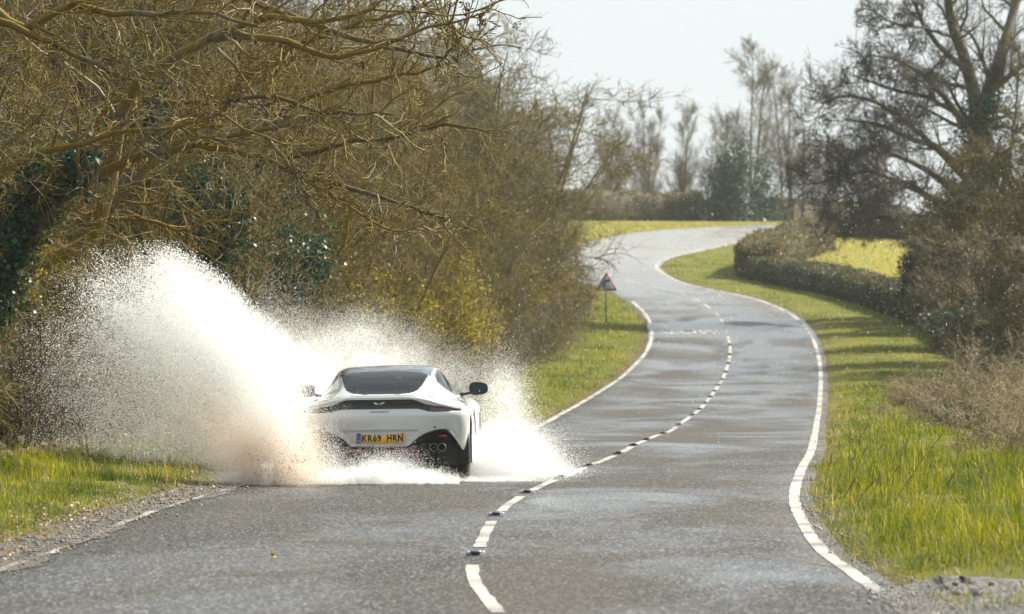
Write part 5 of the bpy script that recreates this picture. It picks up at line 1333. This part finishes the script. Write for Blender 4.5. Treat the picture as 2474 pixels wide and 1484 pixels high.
# number plate
plt = empty('number_plate', (0,0,0)); plt.parent = car
py_ = float(skin(0.0,0.48)[1])+0.022; cxp, czp = 0.008, 0.484
g = Geo(); g.box((cxp-.26, py_-.012, czp-.0555),(cxp+.26, py_-.004, czp+.0555)); obj('plate_board', g.mesh('plate_board'), M['plate_yellow'], plt)
g = Geo(); g.box((cxp-.26, py_-.0150, czp-.0555),(cxp-.217, py_-.0125, czp+.0555)); obj('blue_band', g.mesh('blue_band'), M['plate_blue'], plt)
def wall_text(txt, w, h, cx_, cz_, y, mat, name, parent, bold=0.0, space=1.0, depth=0.0015):
    me = text_mesh(txt, 1.0, 0.02, bold, space=space)
    co = np.empty(len(me.vertices)*3, np.float32); me.vertices.foreach_get('co', co); co = co.reshape(-1,3)
    lo, hi = co.min(0), co.max(0)
    u = (co[:,0]-(lo[0]+hi[0])/2)/(hi[0]-lo[0])*w; v = (co[:,1]-(lo[1]+hi[1])/2)/(hi[1]-lo[1])*h
    d = -(co[:,2]-lo[2])/(hi[2]-lo[2])*depth
    me.vertices.foreach_set('co', np.stack([cx_+u, y+d, cz_+v], 1).astype(np.float32).ravel()); me.update()
    return obj(name, me, mat, parent)
wall_text('KR69', .212, .079, cxp-.098, czp, py_-.0125, M['plate_black'], 'plate_lettering', plt, 0.045, 1.14)
wall_text('HRN', .178, .079, cxp+.157, czp, py_-.0125, M['plate_black'], 'plate_lettering', plt, 0.045, 1.14)
wall_text('GB', .024, .014, cxp-.238, czp-.034, py_-.0155, M['plate_yellow'], 'plate_lettering', plt, 0.02, 1.0, 0.0008)
wall_text('ASTON MARTIN', .205, .020, 0.0, 0.772, float(skin(0,.772)[1])-.001, M['steel_dark'], 'lettering', car, 0.01, 1.25, 0.003)
# winged badge
W1 = [(.0,.004),(.012,.010),(.030,.0155),(.067,.0155),(.058,.004),(.045,-.006),(.030,-.0135),(.012,-.0165),(.006,-.010),(0,-.010)]
pl = W1+[(-x, z) for x, z in W1[::-1] if x > 0]
yb = float(skin(0,.862)[1])+0.016
g = Geo(); g.prism([(x*1.0, z+.862) for x, z in pl][::-1], yb-.006, yb-.001); bd = obj('wing_badge', g.mesh('wing_badge'), M['chrome'], car)
g = Geo(); g.box((-.020,yb-.0085,.860),(.020,yb-.0062,.869)); obj('badge_bar', g.mesh('badge_bar'), M['steel_dark'], bd)
# mirrors
for sgn in (1, -1):
    mr_ = empty('wing_mirror', (0,0,0)); mr_.parent = car
    cxm, cym, czm = sgn*.985, 2.55, .972
    pr = []
    for t_ in np.linspace(0, 2*np.pi, 28, endpoint=False):
        c_, s_ = math.cos(t_), math.sin(t_)
        x_ = np.sign(c_)*abs(c_)**0.72*0.104; z_ = np.sign(s_)*abs(s_)**0.72*0.066
        z_ += 0.10*x_*(0.4 if s_ > 0 else -0.5)*-1 + (0.012 if s_ > 0 else 0)
        pr.append((x_, z_))
    pr = np.array(pr); pr[:,0] *= sgn
    rings = [(0.0,0.94),(-0.012,1.0),(0.02,1.03),(0.07,0.95),(0.12,0.68),(0.145,0.25)]
    vs = np.concatenate([np.stack([cxm+pr[:,0]*f, np.full(28, cym+y_), czm+pr[:,1]*f], 1) for y_, f in rings]); g = Geo()
    k_ = np.arange(28); q_ = np.concatenate([np.stack([r*28+k_, r*28+(k_+1)%28, (r+1)*28+(k_+1)%28, (r+1)*28+k_], 1) for r in range(5)])
    g.add(vs, q_, [tuple(range(140,168))]); obj('housing', g.mesh('housing', True), M['gloss_black'], mr_)
    g = Geo(); g.add(np.stack([cxm+pr[:,0]*0.93, np.full(28, cym-0.002), czm+pr[:,1]*0.93], 1), [tuple(range(28))[::(1 if sgn > 0 else -1)]]); obj('mirror_glass', g.mesh('mirror_glass'), M['mirror_glass'], mr_)
    g = Geo(); g.tube(np.array([(sgn*.765,2.66,.905),(sgn*.83,2.64,.915),(sgn*.90,2.61,.930),(sgn*.95,2.59,.945)]), np.array([.022,.018,.018,.026]), 8); obj('mirror_arm', g.mesh('mirror_arm', True), M['gloss_black'], mr_)
# side vents behind the front wheels
for sgn in (1, -1):
    poly = [(2.98,.70),(3.06,.74),(3.00,.62),(3.02,.50),(2.90,.42),(2.86,.50),(2.93,.60)]
    g = Geo(); v_ = [(sgn*(np.interp(z, [.4,.8], [.945,.915])), y, z) for y, z in poly]+[(sgn*.80, y, z) for y, z in poly]; n_ = len(poly); k_ = np.arange(n_)
    g.add(v_, np.stack([k_, (k_+1)%n_, (k_+1)%n_+n_, k_+n_], 1), [tuple(range(n_))]); obj('side_vent', g.mesh('side_vent'), M['gloss_black'], car)
    P = np.array([(sgn*.932,1.52,.30),(sgn*.940,1.50,.60),(sgn*.905,1.56,.82),(sgn*.80,1.62,.905)]); g = Geo(); g.tube(catmull(P, 5), 0.003, 5); obj('panel_gap', g.mesh('panel_gap'), M['matt_black'], body)
# wheels
def wheel(x0, w, c, sgn):
    e = empty('wheel', (0,0,0)); e.parent = car
    r = 0.342; a, b_ = x0, x0+w; mid = (a+b_)/2
    prof = [(a+.012,.255),(a,.29),(a+.012,.325),(a+.035,r-.004),(a+.06,r)]
    for f in (0.3,0.5,0.7):
        xx = a+w*f; prof += [(xx-.008,r),(xx-.005,r-.008),(xx+.005,r-.008),(xx+.008,r)]
    prof += [(b_-.06,r),(b_-.035,r-.004),(b_-.012,.325),(b_,.29),(b_-.012,.255)]
    g = Geo(); g.lathe(prof, 'x', 48, (0,c[0],c[1]+.007)); obj('tyre', g.mesh('tyre', True), M['rubber'], e)
    xo = b_-0.02 if sgn > 0 else a+0.02; si = -sgn
    g = Geo(); g.lathe([(xo,.256),(xo+si*.012,.245),(xo+si*.16,.235)], 'x', 40, (0,c[0],c[1]+.007)); g.lathe([(xo+si*.03,0.0001),(xo+si*.02,.03),(xo+si*.05,.06)], 'x', 24, (0,c[0],c[1]+.007))
    for k_ in range(10):
        t_ = 2*math.pi*k_/10+(0.14 if k_ % 2 else -0.14); d = np.array([0, math.cos(t_), math.sin(t_)]); o = np.array([0,c[0],c[1]+.007])
        g.tube(np.array([o+d*.04+np.array([xo+si*.03,0,0]), o+d*.15+np.array([xo+si*.02,0,0]), o+d*.248+np.array([xo+si*.006,0,0])]), np.array([.016,.014,.013]), 6)
    obj('rim', g.mesh('rim', True), M['rim_dark'], e)
    g = Geo(); g.lathe([(xo+si*.09,.05),(xo+si*.09,.19),(xo+si*.115,.19),(xo+si*.115,.05)], 'x', 32, (0,c[0],c[1]+.007)); obj('brake_disc', g.mesh('brake_disc'), M['steel_dark'], e)
wheel(.645,.298,AX_R,1); wheel(-.943,.298,AX_R,-1); wheel(.682,.257,AX_F,1); wheel(-.939,.257,AX_F,-1)
# dark underbody with wheel wells, cabin tub, seats
g = Geo(); g.box((-.60,.24,.14),(.60,4.2,.42)); g.box((-.60,.24,.42),(.60,.55,.80)); g.box((-.90,1.30,.16),(.90,3.12,.30)); g.box((-.85,3.05,.30),(.85,3.2,.80))
obj('underbody', g.mesh('underbody'), M['matt_black'], car)
for c in (AX_R, AX_F):
    for sgn in (1, -1):
        t_ = np.radians(np.linspace(-25, 205, 24)); rr_ = RA-0.006
        A = np.stack([np.full(24, sgn*.94), c[0]+rr_*np.cos(t_), c[1]+rr_*np.sin(t_)], 1); B = A.copy(); B[:,0] = sgn*.60
        g = Geo(); k_ = np.arange(23); g.add(np.concatenate([A, B]), np.stack([k_, k_+1, k_+25, k_+24], 1), [tuple(range(24,48))]); obj('wheel_well', g.mesh('wheel_well'), M['matt_black'], car)
g = Geo(); g.box((-.66,.56,.74),(.66,1.35,.83)); g.box((-.70,1.30,.30),(.70,1.36,.83)); g.box((-.70,2.75,.55),(.70,3.1,.86)); g.box((-.12,1.36,.3),(.12,2.75,.62))
tub = obj('cabin_trim', g.mesh('cabin_trim'), M['interior'], car)
g = Geo(); g.tube(np.array([(0,2.50,1.155),(0,2.48,1.12)]), .008, 6); g.box((-.115,2.45,1.06),(.115,2.475,1.125)); obj('rear_view_mirror', g.mesh('rear_view_mirror'), M['matt_black'], car)
def seat(cx_):
    e = empty('seat', (0,0,0)); e.parent = car
    prof = [(-.235,.36),(-.25,.60),(-.25,.80),(-.22,.90),(-.14,.955),(-.115,1.06),(-.085,1.10),(.085,1.10),(.115,1.06),(.14,.955),(.22,.90),(.25,.80),(.25,.60),(.235,.36)]
    g = Geo(); n_ = len(prof); p = np.array(prof)
    lay = [(1.58,.97),(1.62,1.0),(1.72,.96)]
    sl = lambda z: (z-.36)*-0.16
    vs = np.concatenate([np.stack([cx_+p[:,0]*f, y_+sl(p[:,1]), .36+(p[:,1]-.36)*(f if f < 1 else 1)], 1) for y_, f in lay]); k_ = np.arange(n_)
    g.add(vs, *[np.stack([r*n_+k_, r*n_+(k_+1)%n_, (r+1)*n_+(k_+1)%n_, (r+1)*n_+k_], 1) for r in range(2)], [tuple(range(n_))[::-1]], [tuple(range(2*n_,3*n_))])
    obj('backrest', g.mesh('backrest', False), M['interior'], e)
    g = Geo(); g.box((cx_-.24,1.66,.30),(cx_+.24,2.16,.44)); obj('seat_cushion', g.mesh('seat_cushion'), M['interior'], e)
seat(.37); seat(-.37)
g = Geo(); t_ = np.linspace(0, 2*np.pi, 25); g.tube(np.stack([.37+.175*np.cos(t_), 2.56-.05*np.sin(t_), .80+.165*np.sin(t_)], 1), .014, 6, cap=False); g.box((.22,2.555,.77),(.52,2.575,.81)); obj('steering_wheel', g.mesh('steering_wheel', True), M['interior'], car)
# ------------------------------------------------------------------ water thrown up by the car: every drop is geometry
def drops_mat(name, c, trans):
    m = bpy.data.materials.new(name); m.use_nodes = True; nt = m.node_tree; nt.nodes.clear(); L = nt.links.new
    out = node(nt, 'ShaderNodeOutputMaterial'); d = node(nt, 'ShaderNodeBsdfDiffuse'); t = node(nt, 'ShaderNodeBsdfTranslucent'); g = node(nt, 'ShaderNodeBsdfGlossy'); m1 = node(nt, 'ShaderNodeMixShader'); m2 = node(nt, 'ShaderNodeMixShader')
    for s in (d, t): s.inputs['Color'].default_value = (*c, 1)
    g.inputs['Roughness'].default_value = 0.25
    m1.inputs[0].default_value = trans; m2.inputs[0].default_value = 0.06
    L(d.outputs[0], m1.inputs[1]); L(t.outputs[0], m1.inputs[2]); L(m1.outputs[0], m2.inputs[1]); L(g.outputs[0], m2.inputs[2]); L(m2.outputs[0], out.inputs['Surface'])
    return m
M['water'] = drops_mat('water_drops', (0.955,0.968,0.972), 0.78)
M['muddy_water'] = drops_mat('muddy_water', (0.90,0.73,0.56), 0.78)
M['mud_specks'] = plain('mud_specks', (0.035,0.025,0.018), 0.5)

def cloud(name, P, R, mat):
    """points drawn as true spheres of radius R"""
    me = bpy.data.meshes.new(name); P = np.ascontiguousarray(P, np.float32)
    me.vertices.add(len(P)); me.vertices.foreach_set('co', P.ravel())
    a = me.attributes.new('rad', 'FLOAT', 'POINT'); a.data.foreach_set('value', np.ascontiguousarray(R, np.float32)); me.update()
    o = obj(name, me, mat, kind='stuff')
    ng = bpy.data.node_groups.new(name+'_points', 'GeometryNodeTree')
    ng.interface.new_socket('Geometry', in_out='INPUT', socket_type='NodeSocketGeometry'); ng.interface.new_socket('Geometry', in_out='OUTPUT', socket_type='NodeSocketGeometry')
    gi = ng.nodes.new('NodeGroupInput'); go = ng.nodes.new('NodeGroupOutput'); mp_ = ng.nodes.new('GeometryNodeMeshToPoints'); na = ng.nodes.new('GeometryNodeInputNamedAttribute'); na.data_type = 'FLOAT'; na.inputs['Name'].default_value = 'rad'
    sm = ng.nodes.new('GeometryNodeSetMaterial'); sm.inputs['Material'].default_value = mat
    ng.links.new(gi.outputs[0], mp_.inputs['Mesh']); ng.links.new(na.outputs['Attribute'], mp_.inputs['Radius']); ng.links.new(mp_.outputs[0], sm.inputs[0]); ng.links.new(sm.outputs[0], go.inputs[0])
    md = o.modifiers.new('points', 'NODES'); md.node_group = ng
    return o

def streaks(name, P, D, ln, wd, mat):
    """elongated drops: slim octahedra along D"""
    n = len(P); D = norm(D); A = norm(np.cross(D, np.array([0.3,0.9,0.2]))); B = np.cross(D, A)
    l = ln[:,None]; w = wd[:,None]
    V = np.stack([P+D*l, P+A*w, P+B*w, P-A*w, P-B*w, P-D*l*1.0], 1)
    f = np.array([(0,1,2),(0,2,3),(0,3,4),(0,4,1),(5,2,1),(5,3,2),(5,4,3),(5,1,4)])
    return obj(name, np_mesh(name, V.reshape(-1,3), [(np.arange(n)[:,None,None]*6+f[None]).reshape(-1,3)], True), mat, kind='stuff')

rg = np.random.default_rng(200)
S57 = F/57.0
ANG = np.radians([-5,0,8,16,25,37,45,52,58,64,70,76,84,92,100,110,122,140])
RAD = np.array([700,760,780,800,825,810,790,765,720,625,530,462,390,335,305,288,285,280.])
TAU = np.array([0.3,0.55,0.7,0.8,1.0,1.9,4.2,6.6,8.2,8.6,8.0,7.6,6.6,5.6,4.4,3.0,1.8,0.5])
PX = np.arange(-20, 1460, 3.0); PY = np.arange(520, 1186, 3.0)
MX, MY = np.meshgrid(PX, PY)
def fbm(x, y, n=4):
    r = 0; a = 1.0
    for i in range(n): r = r+a*vnoise(x*2**i+17*i, y*2**i+5*i); a *= 0.55
    return r
def blob(cx, cy, sx, sy, t, rot=0.0):
    c, s_ = math.cos(rot), math.sin(rot); dx, dy = MX-cx, MY-cy
    u = (dx*c+dy*s_)/sx; v = (-dx*s_+dy*c)/sy
    return t*np.exp(-0.5*(u*u+v*v))
def fan_tau():
    dx, dy = 740-MX, 1160-MY
    th = np.arctan2(dy, dx); r = np.hypot(dx, dy)
    R_ = np.interp(th, ANG, RAD)*(1+0.09*fbm(th*7, r/400)+0.04*vnoise(th*22, r*0))
    q = r/R_
    t = np.interp(th, ANG, TAU)*np.clip((1-q)/0.62, 0, 1.6)**1.75*(1+0.55*fbm(MX/80, MY/80)*np.clip(q*1.3, 0, 1))
    t *= np.exp(0.55*vnoise(th*16, r/260))*np.where(th < math.radians(140), 1, 0)
    return np.clip(t, 0, None), th
far_t, TH_ = fan_tau()
wis = np.clip(1+0.75*fbm(MX/60+3, MY/60), 0.05, 3)
mist = (blob(800,905,85,60,2.4)+blob(885,860,62,48,1.7)+blob(990,880,60,34,0.75)+blob(1085,905,50,34,0.42)+blob(1150,960,40,45,0.32))*wis
jet = (blob(1232,1010,26,58,0.9)+blob(1238,1090,48,44,2.6)+blob(1190,1120,40,38,4.5)+blob(1265,1128,52,30,4.2)+blob(1325,1146,34,17,2.8)+blob(1215,960,34,55,0.6)+blob(1365,1152,22,9,1.4))*np.clip(1+0.6*fbm(MX/50+9, MY/50), 0.05, 3)*np.where(MX > 1120, 1, np.exp(-((MX-1120)/22)**2))
veil = (blob(655,1010,42,120,2.4)+blob(630,1100,55,60,2.4)+blob(730,960,24,110,0.35)+blob(748,1095,40,55,0.4)+blob(815,1125,55,28,0.7)+blob(800,1000,40,80,0.05))*np.where(MX < 800, 1, np.exp(-((MX-800)/38)**2))*np.clip(1+0.5*fbm(MX/60+21, MY/60), 0.05, 3)*(1-0.75*np.exp(-((MX-915)/75)**2-((MY-1050)/38)**2))
low = np.zeros_like(MX)
for cx_, cy_, sx, sy, t in [(590,1160,34,12,3),(650,1150,40,20,4),(720,1158,45,14,4.5),(800,1160,50,12,4.2),(880,1150,45,17,2.6),(930,1122,45,22,0.9),(960,1152,45,14,2.6),(1030,1156,40,10,2.3),(1090,1162,30,6,1.6),(1150,1163,40,5,2.5),(1230,1162,60,6,3)]:
    low += blob(cx_, cy_, sx, sy, t)
low *= np.clip(1+0.7*fbm(MX/40+2, MY/22), 0.1, 3)*(1-0.95*np.exp(-((MX-915)/80)**2-((MY-1052)/36)**2))
muddy = (blob(680,1095,52,48,1.45)+blob(615,1110,60,45,1.2)+blob(735,1130,40,28,0.9)+blob(560,1010,90,70,0.3)+blob(775,1085,35,35,0.2))*np.clip(1+0.6*fbm(MX/50+40, MY/50), 0.05, 3)*np.where(MX < 740, 1, np.exp(-((MX-740)/55)**2))*(1-0.95*np.exp(-((MX-925)/90)**2-((MY-1055)/40)**2))
muddy += far_t*0.10*np.clip((0.85-TH_)/0.6, 0, 1)*(TH_ > 0)
def scatter(T, r, Yf, cap=9.0):
    """drops for a wanted optical depth T on the sheet, each of radius r metres"""
    T = np.minimum(T, cap)
    cell = 9.0
    rm = (r[0]+r[1])/2; n = int((T*cell/(math.pi*(rm*S57)**2)).sum())
    p = T.ravel()/T.sum(); c = np.cumsum(p); i = np.searchsorted(c, rg.random(n)); i = np.minimum(i, len(p)-1)
    px = MX.ravel()[i]+rg.uniform(-1.5, 1.5, n); py = MY.ravel()[i]+rg.uniform(-1.5, 1.5, n)
    Y = Yf(n, px, py)
    P = np.stack([(px-CXP)*Y/F, Y, H-(py-HOR)*Y/F], 1); k = P[:,2] > 0.008
    return P[k], rg.uniform(r[0], r[1], n)[k]
yfan = lambda n, px, py: 58.6+rg.normal(0, 0.55, n)+np.clip((px-700)/150, 0, 1)*2.6*(px < 1130)
yjet = lambda n, px, py: rg.uniform(57.0, 59.6, n)+2.0*np.clip((1060-py)/60, 0, 1)
rag = lambda px: 0.55*fbm(px/46.0, px*0+4)+0.25*vnoise(px/9.0, px*0+8)
yfr = lambda n, px, py: rg.uniform(54.5, 55.4, n)-np.clip(np.abs(rag(px))*(py > 1120), 0, 0.8)
A1 = scatter(far_t*0.6, (0.0015, 0.0028), yfan); A1b = scatter(far_t*0.40, (0.0030, 0.0046), yfan)
A6 = scatter(mist*0.85, (0.0012, 0.0021), lambda n, px, py: rg.uniform(60.8, 63.5, n))
A2 = scatter(jet, (0.0013, 0.0024), yjet)
A3 = scatter(veil*0.75, (0.0013, 0.0023), yfr); A4 = scatter(low, (0.0014, 0.0026), lambda n, px, py: np.where(px < 1110, rg.uniform(54.8, 55.55, n)+0.55*rag(px)*(px < 1110)-0.25*rg.random(n)**3, rg.uniform(55.6, 57.6, n)))
parts_ = [A1, A1b, A2, A3, A4, A6]
cloud('water_spray', np.concatenate([p[0] for p in parts_]), np.concatenate([p[1] for p in parts_]), M['water'])
A5 = scatter(muddy, (0.0014, 0.0025), yfr); cloud('muddy_spray', A5[0], A5[1], M['muddy_water'])
# coarser drops towards the rim of the fan, drawn out along their flight
rim = np.where(far_t > 0.01, np.clip(far_t, 0, 0.9), 0)*np.where(MX < 720, 1, np.exp(-((MX-720)/60)**2))*(0.45+0.5*np.clip(fbm(MX/50, MY/50)+0.5, 0, 1.2))
def rimdrops(T, n, wmu, wsd, Yf, lens):
    p = T.ravel()/T.sum(); i = np.minimum(np.searchsorted(np.cumsum(p), rg.random(n)), T.size-1)
    px = MX.ravel()[i]+rg.uniform(-1.5, 1.5, n)+rg.normal(0, 7, n); py = MY.ravel()[i]+rg.uniform(-1.5, 1.5, n)+rg.normal(0, 7, n); Y = Yf(n, px, py)
    P = np.stack([(px-CXP)*Y/F, Y, H-(py-HOR)*Y/F], 1); k = P[:,2] > 0.02
    th = np.arctan2(1160-py, 740-px)
    D = np.stack([-np.cos(th)*0.8-0.35, rg.normal(0, 0.2, n), np.sin(th)*0.7-0.05+rg.normal(0, 0.12, n)], 1)
    w = np.exp(rg.normal(wmu, wsd, n)); return P[k], D[k], (w*rg.uniform(*lens, n))[k], w[k]
streaks('flying_drops', *rimdrops(rim, 90000, -5.72, 0.30, yfan, (1.4, 2.8)), M['water'])
jr = np.clip(jet, 0, 0.8)
P, D, l, w = rimdrops(jr, 5000, -5.95, 0.25, yjet, (1.4, 2.2)); D[:,0] = 0.9
streaks('flying_drops', P, D, l, w, M['water'])
# dark specks of mud
n = 1700; px = rg.normal(690, 55, n); z = np.abs(rg.normal(0.08, 0.24, n))+0.02; Y = rg.uniform(54.0, 54.5, n); w = np.exp(rg.normal(-6.1, 0.4, n))
streaks('mud_specks', np.stack([(px-CXP)*Y/F, Y, z], 1), np.stack([rg.normal(-0.6,0.4,n), rg.normal(0,0.3,n), rg.normal(0.3,0.5,n)], 1), w*1.5, w, M['mud_specks'])
# fine drops falling back all over the air to the right
n = 4200; Y = rg.uniform(50, 74, n); px = np.where(rg.random(n) < 0.75, rg.uniform(1150, 2474, n), rg.uniform(0, 2474, n)); py = np.where(rg.random(n) < 0.8, rg.normal(720, 230, n), rg.uniform(0, 1200, n))
P = np.stack([(px-CXP)*Y/F, Y, H-(py-HOR)*Y/F], 1); ok = P[:,2] > 0.1; P = P[ok]; n = len(P)
w = np.exp(rg.normal(-6.55, 0.3, n))
streaks('falling_drops', P, np.stack([rg.normal(-0.16,0.08,n), rg.normal(0,0.05,n), np.ones(n)], 1), w*rg.uniform(3, 6, n), w, M['water'])

# ------------------------------------------------------------------ damp air
HAZE = True
if HAZE:
    g = Geo(); zt = 30.0
    g.box((-2200,-120,float(GZ.min())-1.0),(2200,2600,zt))
    m = bpy.data.materials.new('haze'); m.use_nodes = True; nt = m.node_tree; nt.nodes.clear()
    out = node(nt, 'ShaderNodeOutputMaterial'); pv = node(nt, 'ShaderNodeVolumePrincipled'); pv.inputs['Color'].default_value = (0.86,0.93,0.95,1); pv.inputs['Density'].default_value = 0.00017; pv.inputs['Anisotropy'].default_value = 0.2
    nt.links.new(pv.outputs[0], out.inputs['Volume'])
    obj('haze', g.mesh('haze'), m, kind='stuff')
